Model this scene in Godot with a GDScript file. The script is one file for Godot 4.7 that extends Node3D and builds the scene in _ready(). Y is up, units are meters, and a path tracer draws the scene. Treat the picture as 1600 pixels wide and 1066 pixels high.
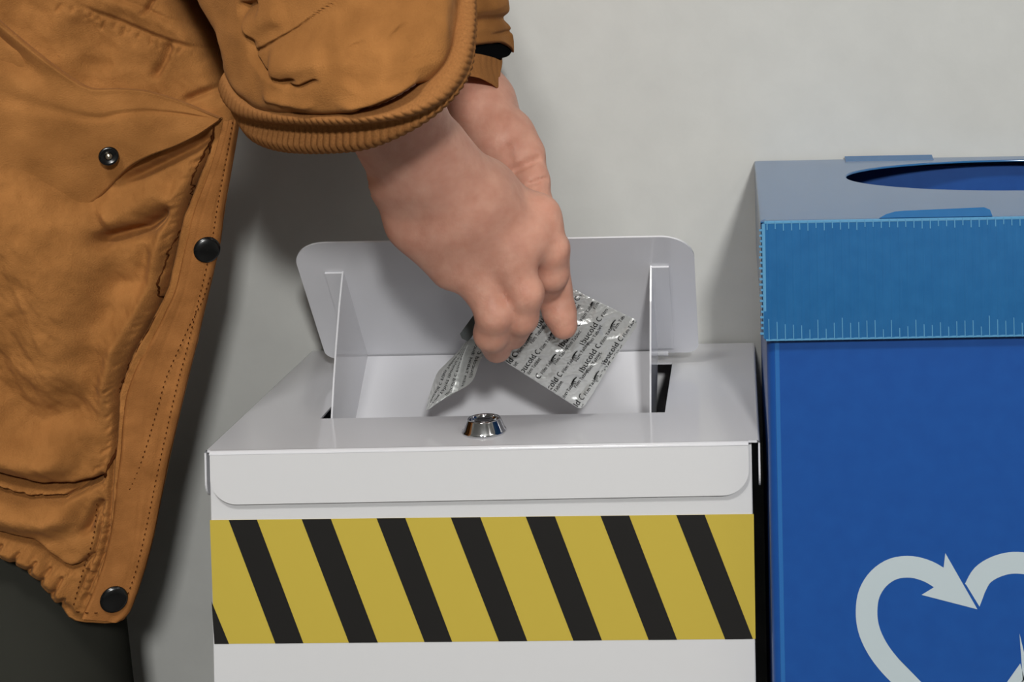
extends Node3D
# A person in a tan jacket drops empty foil packs into a white metal drop box; a blue fluted plastic bin stands beside it.
# y is up, metres. The back wall is at z = -1.275; the floor at y = 0.

const WALL_Z := -1.275
const LID_Y := 0.886
var M := {}
var skin_parts := []

# ---------------------------------------------------------------- mesh helpers
class Buf:
	var v := PackedVector3Array()
	var i := PackedInt32Array()
	func tri(a: int, b: int, c: int) -> void:
		i.append(a); i.append(b); i.append(c)
	func orient(from: int) -> void:   # clockwise fronts, turned outward as a whole
		var mid := Vector3.ZERO
		var count := 0
		for k in range(from, i.size()):
			mid += v[i[k]]; count += 1
		if count == 0: return
		mid /= count
		var vol := 0.0
		for k in range(from, i.size(), 3):
			var a := v[i[k]]
			var b := v[i[k + 1]]
			var c := v[i[k + 2]]
			vol += (a - mid).dot((a - c).cross(a - b))
		if vol < 0.0:
			for k in range(from, i.size(), 3):
				var t := i[k + 1]
				i[k + 1] = i[k + 2]
				i[k + 2] = t
	func toward(a: Vector3, b: Vector3, c: Vector3, n: Vector3) -> void:
		var s := v.size()
		v.append(a); v.append(b); v.append(c)
		if (a - c).cross(a - b).dot(n) >= 0.0: tri(s, s + 1, s + 2)
		else: tri(s, s + 2, s + 1)
	func face(p: Array, n: Vector3) -> void:   # a flat convex face that looks along n
		var s := v.size()
		for q in p: v.append(q)
		var flip: bool = (p[0] - p[2]).cross(p[0] - p[1]).dot(n) < 0.0
		for k in range(1, p.size() - 1):
			if flip: tri(s, s + k + 1, s + k)
			else: tri(s, s + k, s + k + 1)
	func grid(rows: Array, closed := false) -> void:
		var f := i.size()
		var s := v.size()
		var w: int = rows[0].size()
		for r in rows: v.append_array(PackedVector3Array(r))
		for r in rows.size() - 1:
			for c in (w if closed else w - 1):
				var d := (c + 1) % w
				var a := s + r * w + c
				var b := s + r * w + d
				tri(a, b, a + w); tri(b, b + w, a + w)
		orient(f)
	func box(lo: Vector3, hi: Vector3, e := 0.0) -> void:
		var c := (lo + hi) / 2.0
		var h := (hi - lo) / 2.0
		e = minf(e, minf(h.x, minf(h.y, h.z)) * 0.9)
		var ax := [Vector3.RIGHT, Vector3.UP, Vector3.BACK]
		for k in 3:
			var u: Vector3 = ax[(k + 1) % 3]
			var w: Vector3 = ax[(k + 2) % 3]
			var n: Vector3 = ax[k]
			for s in [-1.0, 1.0]:
				var o: Vector3 = c + n * s * h[k]
				var du: Vector3 = u * (h[(k + 1) % 3] - e)
				var dw: Vector3 = w * (h[(k + 2) % 3] - e)
				face([o - du - dw, o + du - dw, o + du + dw, o - du + dw], n * s)
				if e > 0.0:
					for t in [-1.0, 1.0]:
						var o2: Vector3 = c + u * t * h[(k + 1) % 3]
						var dn: Vector3 = n * s * (h[k] - e)
						var p: Vector3 = o + u * t * (h[(k + 1) % 3] - e)
						face([p - dw, p + dw, o2 + dn + dw, o2 + dn - dw], n * s + u * t)
		if e > 0.0:
			for sx in [-1.0, 1.0]:
				for sy in [-1.0, 1.0]:
					for sz in [-1.0, 1.0]:
						var q := Vector3(sx, sy, sz) * h
						face([c + q - Vector3(0, sy, sz) * e, c + q - Vector3(sx, 0, sz) * e, c + q - Vector3(sx, sy, 0) * e], q)
	func plate(poly: PackedVector2Array, o: Vector3, ux: Vector3, uy: Vector3, thick: float) -> void:
		var n := ux.cross(uy).normalized()
		var ids := Geometry2D.triangulate_polygon(poly)
		for s in [0.0, 1.0]:
			var at := v.size()
			for p in poly: v.append(o + ux * p.x + uy * p.y + n * thick * s)
			var want: Vector3 = n if s > 0.5 else -n
			for k in range(0, ids.size(), 3):
				var a := v[at + ids[k]]
				var b := v[at + ids[k + 1]]
				var c := v[at + ids[k + 2]]
				if (a - c).cross(a - b).dot(want) >= 0.0: tri(at + ids[k], at + ids[k + 1], at + ids[k + 2])
				else: tri(at + ids[k], at + ids[k + 2], at + ids[k + 1])
		var turn := -1.0 if Geometry2D.is_polygon_clockwise(poly) else 1.0
		for k in poly.size():
			var p := poly[k]
			var q := poly[(k + 1) % poly.size()]
			var a := o + ux * p.x + uy * p.y
			var b := o + ux * q.x + uy * q.y
			var d := (q - p) * turn
			face([a, b, b + n * thick, a + n * thick], ux * d.y - uy * d.x)
	func lathe(prof: Array, o: Vector3, up: Vector3, n := 32) -> void:
		var side := up.cross(Vector3(0.31, 0.2, 0.93)).normalized()
		var other := up.cross(side)
		var rows := []
		for p in prof:
			var row := []
			for k in n:
				var a := TAU * k / n
				row.append(o + up * p.y + (side * cos(a) + other * sin(a)) * p.x)
			rows.append(row)
		grid(rows, true)
	func tube(path: Array, radii: Array, n := 12) -> void:
		var rows := []
		var side := Vector3.ZERO
		for k in path.size():
			var d: Vector3 = (path[mini(k + 1, path.size() - 1)] - path[maxi(k - 1, 0)]).normalized()
			if side == Vector3.ZERO: side = d.cross(Vector3(0.3, 0.5, 0.81)).normalized()
			side = (side - d * side.dot(d)).normalized()
			var other := d.cross(side)
			var r: float = radii[k]
			if k == 0: rows.append(ring(path[k], side, other, 0.001 * r, n))
			rows.append(ring(path[k], side, other, r, n))
			if k == path.size() - 1: rows.append(ring(path[k], side, other, 0.001 * r, n))
		grid(rows, true)
	func ring(o: Vector3, a: Vector3, b: Vector3, r: float, n: int) -> Array:
		var out := []
		for k in n: out.append(o + (a * cos(TAU * k / n) + b * sin(TAU * k / n)) * r)
		return out
	func mesh() -> ArrayMesh:
		var nn := PackedVector3Array()
		nn.resize(v.size())
		for k in range(0, i.size(), 3):
			var a := v[i[k]]
			var b := v[i[k + 1]]
			var c := v[i[k + 2]]
			var n := (a - c).cross(a - b)
			nn[i[k]] += n; nn[i[k + 1]] += n; nn[i[k + 2]] += n
		for k in nn.size():
			nn[k] = nn[k].normalized() if nn[k].length_squared() > 1e-24 else Vector3.UP
		var arr := []
		arr.resize(Mesh.ARRAY_MAX)
		arr[Mesh.ARRAY_VERTEX] = v
		arr[Mesh.ARRAY_NORMAL] = nn
		arr[Mesh.ARRAY_INDEX] = i
		var m := ArrayMesh.new()
		m.add_surface_from_arrays(Mesh.PRIMITIVE_TRIANGLES, arr)
		return m

func obj(called: String, b: Buf, m: Material, parent: Node3D = null) -> MeshInstance3D:   # one named mesh; under a thing it is a part
	var o := MeshInstance3D.new()
	o.name = called
	o.mesh = b.mesh()
	o.material_override = m
	if parent:
		parent.add_child(o, true)
		if parent.get_parent() == self: o.position = -parent.position
	else:
		add_child(o, true)
	return o

func tag(o: Node3D, label: String, category := "", group := "", kind := "") -> Node3D:
	if label: o.set_meta("label", label)
	if category: o.set_meta("category", category)
	if group: o.set_meta("group", group)
	if kind: o.set_meta("kind", kind)
	return o

func thing(called: String, label: String, category: String, at: Vector3, group := "") -> Node3D:
	var o := Node3D.new()
	o.name = called
	add_child(o, true)
	o.position = at
	tag(o, label, category, group)
	return o

func struct(called: String, lo: Vector3, hi: Vector3, m: Material, label := "", category := "") -> MeshInstance3D:
	var b := Buf.new()
	b.box(lo, hi)
	var o := obj(called, b, m)
	tag(o, label, category, "", "structure")
	return o

# ---------------------------------------------------------------- materials
func noise_tex(freq: float, octaves: int, lo: Color, hi: Color, sd: int, bump := 0.0, size := 512) -> NoiseTexture2D:
	var n := FastNoiseLite.new()
	n.noise_type = FastNoiseLite.TYPE_SIMPLEX_SMOOTH
	n.frequency = freq
	n.seed = sd
	n.fractal_octaves = octaves
	var t := NoiseTexture2D.new()
	t.width = size; t.height = size
	t.seamless = true
	t.noise = n
	if bump > 0.0:
		t.as_normal_map = true
		t.bump_strength = bump
	else:
		var g := Gradient.new()
		g.set_color(0, lo); g.set_color(1, hi)
		t.color_ramp = g
	return t

func mat(called: String, c: Color, rough: float, spec := 0.5, metal := 0.0) -> StandardMaterial3D:
	var m := StandardMaterial3D.new()
	m.resource_name = called
	m.albedo_color = c
	m.roughness = rough
	m.metallic_specular = spec
	m.metallic = metal
	M[called] = m
	return m

func grain(m: StandardMaterial3D, t: Texture2D, scale: float, nt: Texture2D = null, strength := 1.0) -> void:
	m.uv1_triplanar = true
	m.uv1_scale = Vector3.ONE * scale
	if t: m.albedo_texture = t
	if nt:
		m.normal_enabled = true
		m.normal_texture = nt
		m.normal_scale = strength

func materials() -> void:
	var w := mat("wall_paint", Color(0.80, 0.802, 0.785), 0.5, 0.4)
	grain(w, noise_tex(0.02, 3, Color(0.975, 0.975, 0.975), Color(1, 1, 1), 3), 2.0, noise_tex(0.08, 3, Color.BLACK, Color.WHITE, 4, 1.0), 0.08)
	mat("ceiling_paint", Color(0.85, 0.85, 0.84), 0.9, 0.2)
	var f := mat("floor_vinyl", Color(0.42, 0.41, 0.4), 0.5, 0.4)
	grain(f, noise_tex(0.03, 4, Color(0.85, 0.85, 0.85), Color(1, 1, 1), 5), 1.5)
	mat("white_enamel", Color(0.87, 0.87, 0.885), 0.1, 0.5)
	mat("body_enamel", Color(0.86, 0.86, 0.865), 0.3, 0.5)
	mat("tape_yellow", Color(0.78, 0.69, 0.28), 0.45, 0.4)
	mat("tape_black", Color(0.13, 0.125, 0.12), 0.45, 0.4)
	mat("chrome", Color(0.82, 0.82, 0.83), 0.09, 0.5, 1.0)
	mat("key_plug", Color(0.55, 0.55, 0.56), 0.25, 0.5, 1.0)
	mat("dark_metal", Color(0.07, 0.07, 0.07), 0.4)
	var lid := mat("blue_lid", Color(0.17, 0.41, 0.62), 0.16, 0.5)
	grain(lid, noise_tex(0.03, 3, Color(0.9, 0.93, 0.95), Color(1, 1, 1), 7), 4.0)
	mat("blue_rib", Color(0.34, 0.58, 0.74), 0.4)
	var bb := mat("blue_body", Color(0.10, 0.32, 0.62), 0.35, 0.5)
	grain(bb, noise_tex(0.03, 3, Color(0.92, 0.94, 0.96), Color(1, 1, 1), 8), 4.0)
	mat("blue_highlight", Color(0.16, 0.41, 0.68), 0.35, 0.5)  # paler blue for the highlight painted on the bin corner
	mat("emblem_grey", Color(0.74, 0.79, 0.81), 0.5, 0.4)
	var cn := noise_tex(0.35, 3, Color.BLACK, Color.WHITE, 11, 3.0)
	var ca := noise_tex(0.012, 5, Color(0.74, 0.72, 0.68), Color(1, 1, 1), 12)
	var j := mat("tan_cotton", Color(0.685, 0.465, 0.255), 0.85, 0.25)
	grain(j, ca, 5.0, cn, 0.35)
	j.rim_enabled = true; j.rim = 0.25; j.rim_tint = 0.7
	var p := mat("tan_placket", Color(0.67, 0.445, 0.245), 0.85, 0.25)
	grain(p, ca, 6.0, cn, 0.35)
	var rk := mat("rib_knit", Color(0.67, 0.455, 0.265), 0.95, 0.15)
	grain(rk, noise_tex(0.1, 3, Color(0.8, 0.8, 0.8), Color(1, 1, 1), 13), 12.0, cn, 0.5)
	mat("thread", Color(0.27, 0.14, 0.06), 0.9, 0.1)
	mat("sleeve_lining", Color(0.05, 0.05, 0.055), 0.9, 0.1)
	mat("snap_black", Color(0.045, 0.045, 0.045), 0.22, 0.5)
	mat("snap_stud", Color(0.72, 0.68, 0.6), 0.3, 0.5, 1.0)
	var sk := mat("skin", Color(0.88, 0.675, 0.59), 0.5, 0.35)
	grain(sk, noise_tex(0.02, 4, Color(0.9, 0.83, 0.81), Color(1, 1, 1), 15), 7.0, noise_tex(0.12, 4, Color.BLACK, Color.WHITE, 16, 3.0), 0.16)
	sk.subsurf_scatter_enabled = true
	sk.subsurf_scatter_strength = 0.12
	mat("trouser_cloth", Color(0.21, 0.21, 0.19), 0.95, 0.1)
	mat("shoe_leather", Color(0.08, 0.08, 0.08), 0.5)
	var fo := mat("foil", Color(0.83, 0.835, 0.83), 0.36, 0.5, 0.55)
	grain(fo, null, 30.0, noise_tex(0.06, 4, Color.BLACK, Color.WHITE, 18, 6.0), 0.25)
	mat("ink", Color(0.09, 0.09, 0.09), 0.6, 0.3)
	mat("pack_plastic", Color(0.27, 0.285, 0.285), 0.35, 0.5)

# ---------------------------------------------------------------- curves and folds
func smooth_path(p: Array, n: int) -> Array:   # n points at even steps along a Catmull-Rom curve through p (Vector2 or Vector3)
	var fine := []
	for k in p.size() - 1:
		var a = p[maxi(k - 1, 0)]
		var d = p[mini(k + 2, p.size() - 1)]
		for t in 8:
			fine.append(p[k].cubic_interpolate(p[k + 1], a, d, t / 8.0))
	fine.append(p[p.size() - 1])
	var along := [0.0]
	for k in range(1, fine.size()): along.append(along[k - 1] + fine[k].distance_to(fine[k - 1]))
	var out := []
	var k := 0
	for m in n:
		var want: float = along[along.size() - 1] * m / (n - 1.0)
		while k < along.size() - 2 and along[k + 1] < want: k += 1
		var span: float = maxf(along[k + 1] - along[k], 1e-9)
		out.append(fine[k].lerp(fine[k + 1], clampf((want - along[k]) / span, 0.0, 1.0)))
	return out

class Fold:   # a groove (depth > 0), a ridge (depth < 0) or a step (one side raised) along a line in the XY plane
	var p := PackedVector2Array()
	var w: float
	var d: float
	var step: bool
	var box: Rect2
	func _init(path: Array, width: float, depth: float, is_step := false) -> void:
		p = PackedVector2Array(path); w = width; d = depth; step = is_step
		box = Rect2(p[0], Vector2.ZERO)
		for q in p: box = box.expand(q)
		box = box.grow(w * (4.0 if step else 2.6))
	func at(q: Vector2) -> float:
		if not box.has_point(q): return 0.0
		var best := 1e9
		var side := 1.0
		var along := 0.0
		for k in p.size() - 1:
			var a := p[k]
			var e := p[k + 1] - a
			var t := clampf((q - a).dot(e) / e.length_squared(), 0.0, 1.0)
			var r := q - a - e * t
			var l := r.length_squared()
			if l < best:
				best = l
				side = signf(e.cross(r))
				along = (k + t) / (p.size() - 1.0)
		var fade := clampf(minf(along, 1.0 - along) * 5.0, 0.0, 1.0)
		fade = fade * fade * (3.0 - 2.0 * fade)
		var x := sqrt(best) / w
		if step:
			x *= side
			return -d * fade * (exp(-x * 0.8) if x > 0.0 else exp(x * 9.0))
		return d * fade * exp(-x * x)

func folds_at(list: Array, q: Vector2) -> float:
	var s := 0.0
	for f in list: s += f.at(q)
	return s

# ---------------------------------------------------------------- bodies as joined capsules (surface nets)
class Flesh:
	var a := PackedVector3Array()
	var e := PackedVector3Array()
	var l2 := PackedFloat32Array()
	var ra := PackedFloat32Array()
	var rb := PackedFloat32Array()
	var g := PackedInt32Array()
	var cut := []   # creases: [a, b, r]
	func chain(joints: Array, group: int) -> void:
		for k in joints.size() - 1:
			a.append(joints[k][0]); e.append(joints[k + 1][0] - joints[k][0])
			l2.append(maxf(e[e.size() - 1].length_squared(), 1e-9))
			ra.append(joints[k][1]); rb.append(joints[k + 1][1]); g.append(group)
	func crease(path: Array, r: float) -> void:
		for k in path.size() - 1: cut.append([path[k], path[k + 1] - path[k], r])
	static func smin(x: float, y: float, k: float) -> float:
		var h := k - absf(x - y)
		return minf(x, y) - (h * h / (4.0 * k) if h > 0.0 else 0.0)
	func near(p: Vector3, reach: float) -> PackedInt32Array:
		var out := PackedInt32Array()
		for k in a.size():
			var t := clampf((p - a[k]).dot(e[k]) / l2[k], 0.0, 1.0)
			if (p - a[k] - e[k] * t).length() - lerpf(ra[k], rb[k], t) < reach: out.append(k)
		return out
	func value(p: Vector3, list: PackedInt32Array) -> float:
		var palm := 1.0
		var d := [1.0, 1.0, 1.0, 1.0, 1.0, 1.0]
		for k in list:
			var t := clampf((p - a[k]).dot(e[k]) / l2[k], 0.0, 1.0)
			var x := (p - a[k] - e[k] * t).length() - lerpf(ra[k], rb[k], t)
			if g[k] == 0: palm = smin(palm, x, 0.012)
			else: d[g[k]] = smin(d[g[k]], x, 0.004)
		var f := 1.0
		for k in range(1, 6): f = smin(f, d[k], 0.0018)
		var s := smin(palm, f, 0.007)
		if s < 0.006:
			for c in cut:
				var t := clampf((p - c[0]).dot(c[1]) / c[1].length_squared(), 0.0, 1.0)
				var x: float = (p - c[0] - c[1] * t).length() - c[2]
				s = -smin(-s, x, 0.0025)
		return s
	func mesh_into(b: Buf, lo: Vector3, hi: Vector3, cell: float) -> void:
		var n := Vector3i(((hi - lo) / cell).ceil()) + Vector3i.ONE
		var nx := n.x
		var nxy := n.x * n.y
		var f := PackedFloat32Array()
		f.resize(n.x * n.y * n.z)
		f.fill(1.0)
		var bs := 6
		var reach := bs * cell * 0.9 + cell * 2.0
		for bz in range(0, n.z, bs):
			for by in range(0, n.y, bs):
				for bx in range(0, n.x, bs):
					var c := lo + (Vector3(bx, by, bz) + Vector3.ONE * (bs - 1) * 0.5) * cell
					var list := near(c, reach + 0.02)
					if list.is_empty(): continue
					var dc := value(c, list)
					if dc > reach: continue
					var inside := dc < -reach
					for z in range(bz, mini(bz + bs, n.z)):
						for y in range(by, mini(by + bs, n.y)):
							for x in range(bx, mini(bx + bs, n.x)):
								f[x + y * nx + z * nxy] = -1.0 if inside else value(lo + Vector3(x, y, z) * cell, list)
		var id := PackedInt32Array()
		id.resize(f.size())
		id.fill(-1)
		var off := PackedInt32Array([0, 1, nx, nx + 1, nxy, nxy + 1, nxy + nx, nxy + nx + 1])
		var from := b.i.size()
		for z in n.z - 1:
			for y in n.y - 1:
				var base := y * nx + z * nxy
				for x in n.x - 1:
					var o := base + x
					var s := 0
					for k in 8:
						if f[o + off[k]] < 0.0: s += 1
					if s == 0 or s == 8: continue
					var sum := Vector3.ZERO
					var count := 0
					for k in 8:
						for bit in [1, 2, 4]:
							if k & bit: continue
							var fa := f[o + off[k]]
							var fb := f[o + off[k | bit]]
							if (fa < 0.0) == (fb < 0.0): continue
							var t := fa / (fa - fb)
							var p := Vector3(k & 1, (k >> 1) & 1, (k >> 2) & 1)
							p[0 if bit == 1 else (1 if bit == 2 else 2)] += t
							sum += p; count += 1
					id[o] = b.v.size()
					b.v.append(lo + (Vector3(x, y, z) + sum / count) * cell)
		for z in range(1, n.z - 1):
			for y in range(1, n.y - 1):
				for x in range(1, n.x - 1):
					var o := x + y * nx + z * nxy
					if id[o] < 0: continue
					var inn := f[o] < 0.0
					for ax in 3:
						var step := 1 if ax == 0 else (nx if ax == 1 else nxy)
						if (f[o + step] < 0.0) == inn: continue
						var u := nx if ax == 0 else (nxy if ax == 1 else 1)
						var w := nxy if ax == 0 else (1 if ax == 1 else nx)
						var q0 := id[o]
						var q1 := id[o - u]
						var q2 := id[o - u - w]
						var q3 := id[o - w]
						if q1 < 0 or q2 < 0 or q3 < 0: continue
						if inn:
							b.tri(q0, q2, q1); b.tri(q0, q3, q2)
						else:
							b.tri(q0, q1, q2); b.tri(q0, q2, q3)
		b.orient(from)

func _ready() -> void:
	# camera: level, with the lens shifted down and left
	var cam := Camera3D.new()
	cam.name = "camera"
	cam.projection = Camera3D.PROJECTION_FRUSTUM
	cam.near = 0.05
	cam.far = 50.0
	cam.size = 1066.0 / 2450.0 * cam.near
	cam.frustum_offset = Vector2(-347.0, -602.0) / 2450.0 * cam.near
	cam.position = Vector3(0, 1.2, 0)
	cam.rotation_degrees.z = -1.05
	add_child(cam)
	cam.current = true
	var env := Environment.new()
	env.background_mode = Environment.BG_COLOR
	env.background_color = Color(0.5, 0.52, 0.55)
	env.tonemap_mode = Environment.TONE_MAPPER_LINEAR
	env.tonemap_exposure = 0.8
	env.sdfgi_enabled = true
	env.ssao_enabled = true
	env.ssil_enabled = true
	var we := WorldEnvironment.new()
	we.name = "environment"
	we.environment = env
	add_child(we)
	materials()
	# the key is a lamp head on a stand behind the camera; ceiling lamps fill
	studio_lamp(Vector3(0.385, 1.98, 1.5), Vector3(-0.2, 0.95, -1.1), 0.16, 5.0)
	ceiling_lamp(Vector3(-0.35, 2.5, 0.6), Vector2(0.3, 0.3), 3.0, "small square ceiling lamp in front of the white box")
	ceiling_lamp(Vector3(1.4, 2.5, 0.2), Vector2(0.3, 1.1), 0.35, "long added fill lamp on the ceiling to the right, out of view")  # unseen lamp, added only for weak fill from the right
	# the room
	struct("wall_back", Vector3(-3.2, 0, WALL_Z - 0.12), Vector3(2.6, 2.55, WALL_Z), M.wall_paint)
	struct("wall_left", Vector3(-3.2, 0, WALL_Z), Vector3(-3.08, 2.55, 3.6), M.wall_paint)
	struct("wall_right", Vector3(2.48, 0, WALL_Z), Vector3(2.6, 2.55, 3.6), M.wall_paint)
	struct("wall_front", Vector3(-3.2, 0, 3.6), Vector3(2.6, 2.55, 3.72), M.wall_paint)
	struct("floor", Vector3(-3.2, -0.1, WALL_Z - 0.12), Vector3(2.6, 0, 3.72), M.floor_vinyl)
	struct("ceiling", Vector3(-3.2, 2.55, WALL_Z - 0.12), Vector3(2.6, 2.65, 3.72), M.ceiling_paint)
	white_box()
	blue_bin()
	person()
	packs()

func studio_lamp(at: Vector3, aim: Vector3, size: float, energy: float) -> void:
	var o := thing("studio_lamp", "square lamp head on a tripod stand behind the photographer", "lamp", Vector3(at.x, 0, at.z))
	var z := (at - aim).normalized()
	var x := Vector3.UP.cross(z).normalized()
	var y := z.cross(x)
	var b := Buf.new()
	var h := size / 2.0
	b.plate(round_rect(Vector2(-h - 0.02, -h - 0.02), Vector2(h + 0.02, h + 0.02), [0.02, 0.02, 0.02, 0.02]), at + z * 0.006, x, y, 0.05)
	obj("housing", b, M.dark_metal, o)
	b = Buf.new()
	b.plate(round_rect(Vector2(-h, -h), Vector2(h, h), [0.01, 0.01, 0.01, 0.01]), at, x, y, 0.006)
	var g := StandardMaterial3D.new()
	g.albedo_color = Color(0.9, 0.9, 0.9)
	g.emission_enabled = true
	g.emission = Color(1.0, 0.99, 0.97)
	g.emission_energy_multiplier = 4.0
	obj("diffuser", b, g, o)
	b = Buf.new()
	b.tube([at + z * 0.04 + Vector3(0, -0.1, 0), Vector3(at.x, 1.0, at.z), Vector3(at.x, 0.25, at.z)], [0.012, 0.014, 0.016], 14)
	obj("pole", b, M.dark_metal, o)
	for k in 3:
		b = Buf.new()
		var d := Vector3(cos(TAU * k / 3.0), 0, sin(TAU * k / 3.0))
		b.tube([Vector3(at.x, 0.55, at.z), Vector3(at.x, 0.010, at.z) + d * 0.42], [0.008, 0.009], 10)
		obj("leg", b, M.dark_metal, o)
	var l := AreaLight3D.new()
	l.name = "lamp_light"
	l.area_size = Vector2(size, size)
	l.light_color = Color(1.0, 0.998, 0.99)
	l.light_energy = energy
	l.shadow_enabled = true
	l.area_range = 12.0
	l.area_attenuation = 2.0
	o.add_child(l)
	l.transform = Transform3D(Basis(x, y, z), at - z * 0.006 - o.position)

func ceiling_lamp(at: Vector3, size: Vector2, energy: float, label: String) -> void:
	var o := thing("ceiling_lamp", label, "lamp", at)
	var b := Buf.new()
	var h := size / 2.0 + Vector2.ONE * 0.02
	b.box(at + Vector3(-h.x, 0.01, -h.y), at + Vector3(h.x, 0.05, h.y), 0.004)
	obj("housing", b, M.ceiling_paint, o)
	b = Buf.new()
	b.box(at + Vector3(-size.x / 2, 0.0, -size.y / 2), at + Vector3(size.x / 2, 0.012, size.y / 2), 0.003)
	var g := StandardMaterial3D.new()
	g.albedo_color = Color(0.9, 0.9, 0.9)
	g.emission_enabled = true
	g.emission = Color(1.0, 0.97, 0.93)
	g.emission_energy_multiplier = 3.0
	obj("diffuser", b, g, o)
	var l := AreaLight3D.new()
	l.name = "lamp_light"
	l.area_size = size
	l.light_color = Color(1.0, 0.995, 0.98)
	l.light_energy = energy
	l.shadow_enabled = true
	l.area_range = 12.0
	l.area_attenuation = 2.0
	o.add_child(l)
	l.position = Vector3(0, -0.006, 0)
	l.rotation_degrees.x = -90.0

# ---------------------------------------------------------------- the white drop box
func round_rect(lo: Vector2, hi: Vector2, r: Array, n := 8) -> PackedVector2Array:   # corner radii: low-left, low-right, high-right, high-left
	var out := PackedVector2Array()
	var c := [lo, Vector2(hi.x, lo.y), hi, Vector2(lo.x, hi.y)]
	var inn := [Vector2(1, 1), Vector2(-1, 1), Vector2(-1, -1), Vector2(1, -1)]
	for k in 4:
		if r[k] <= 0.0:
			out.append(c[k]); continue
		for m in n + 1:
			var a: float = PI + PI / 2 * k + PI / 2 * m / n
			out.append(c[k] + inn[k] * r[k] + Vector2(cos(a), sin(a)) * r[k])
	return out

func white_box() -> void:
	var x0 := -0.3462
	var x1 := 0.0055
	var zf := -1.017
	var zb := WALL_Z + 0.004
	var t := thing("drop_box", "white metal drop box with a hazard stripe band and an open chute in its lid", "box", Vector3((x0 + x1) / 2, 0, (zf + zb) / 2))
	# body: four walls and a floor of sheet metal
	var b := Buf.new()
	b.box(Vector3(x0, 0.0, zf - 0.0015), Vector3(x1, LID_Y - 0.0035, zf), 0.0006)
	b.box(Vector3(x0, 0.0, zb), Vector3(x1, LID_Y - 0.0035, zb + 0.0015))
	b.box(Vector3(x0, 0.0, zb + 0.0015), Vector3(x0 + 0.0015, LID_Y - 0.0035, zf - 0.0015))
	b.box(Vector3(x1 - 0.0015, 0.0, zb + 0.0015), Vector3(x1, LID_Y - 0.0035, zf - 0.0015))
	b.box(Vector3(x0 + 0.0015, 0.0, zb + 0.0015), Vector3(x1 - 0.0015, 0.0015, zf - 0.0015))
	obj("body", b, M.body_enamel, t)
	# lid: sheet with an opening, bent down at the front and the sides
	var lx0 := -0.3489
	var lx1 := 0.0110
	var lf := -1.0125
	var ox0 := -0.2912
	var ox1 := -0.0535
	var of := -1.0815
	var ob := -1.214
	b = Buf.new()
	var y0 := LID_Y - 0.0014
	b.box(Vector3(lx0 + 0.002, y0, of), Vector3(lx1 - 0.002, LID_Y, lf - 0.0026))
	b.box(Vector3(lx0 + 0.002, y0, zb), Vector3(lx1 - 0.002, LID_Y, ob))
	b.box(Vector3(lx0 + 0.002, y0, ob), Vector3(ox0, LID_Y, of))
	b.box(Vector3(ox1, y0, ob), Vector3(lx1 - 0.002, LID_Y, of))
	# the front bend, a quarter round along x, and the bends at both sides
	var rows := []
	for x in [lx0 + 0.004, lx1 - 0.0075]:
		var row := []
		for k in 9:
			var a := PI / 2 * k / 8.0
			row.append(Vector3(x, LID_Y - 0.0026 + 0.0026 * cos(a), lf - 0.0026 + 0.0026 * sin(a)))
		for k in 9:
			var a := PI / 2 * (8 - k) / 8.0
			row.append(Vector3(x, LID_Y - 0.0026 + 0.0012 * cos(a), lf - 0.0026 + 0.0012 * sin(a)))
		rows.append(row)
	b.grid(rows, true)
	for s in [-1.0, 1.0]:
		rows = []
		var ex: float = lx0 + 0.002 if s < 0.0 else lx1 - 0.002
		for z in [zb, lf - 0.003]:
			var row := []
			for k in 7:
				var a := PI / 2 * k / 6.0
				row.append(Vector3(ex + s * 0.002 * sin(a), LID_Y - 0.002 + 0.002 * cos(a), z))
			for k in 7:
				var a := PI / 2 * (6 - k) / 6.0
				row.append(Vector3(ex + s * 0.0008 * sin(a), LID_Y - 0.002 + 0.0008 * cos(a), z))
			rows.append(row)
		b.grid(rows, true)
		# side flange, rounded at its lower front corner
		var w := lf - 0.003 - zb
		var fl := round_rect(Vector2(0, -0.0325), Vector2(w, -0.002), [0.0, 0.012, 0.0, 0.0])
		b.plate(fl, Vector3((lx0 if s < 0.0 else lx1 - 0.0012), LID_Y, zb), Vector3(0, 0, 1), Vector3.UP, -0.0012 if s > 0.0 else -0.0012)
	var lid := obj("lid", b, M.white_enamel, t)
	# front flange with rounded lower corners
	b = Buf.new()
	b.plate(round_rect(Vector2(-0.3445, LID_Y - 0.0345), Vector2(0.0035, LID_Y - 0.0025), [0.017, 0.017, 0.0, 0.0], 14), Vector3(0, 0, lf - 0.0014), Vector3.RIGHT, Vector3.UP, 0.0014)
	obj("front_flange", b, M.body_enamel, lid)
	# turned-down rim of the opening
	b = Buf.new()
	b.box(Vector3(ox1, LID_Y - 0.012, -1.165), Vector3(ox1 + 0.0012, y0, of))
	obj("opening_rim", b, M.white_enamel, lid)
	chute(t)
	lock(t)
	tape(t, zf)

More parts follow.
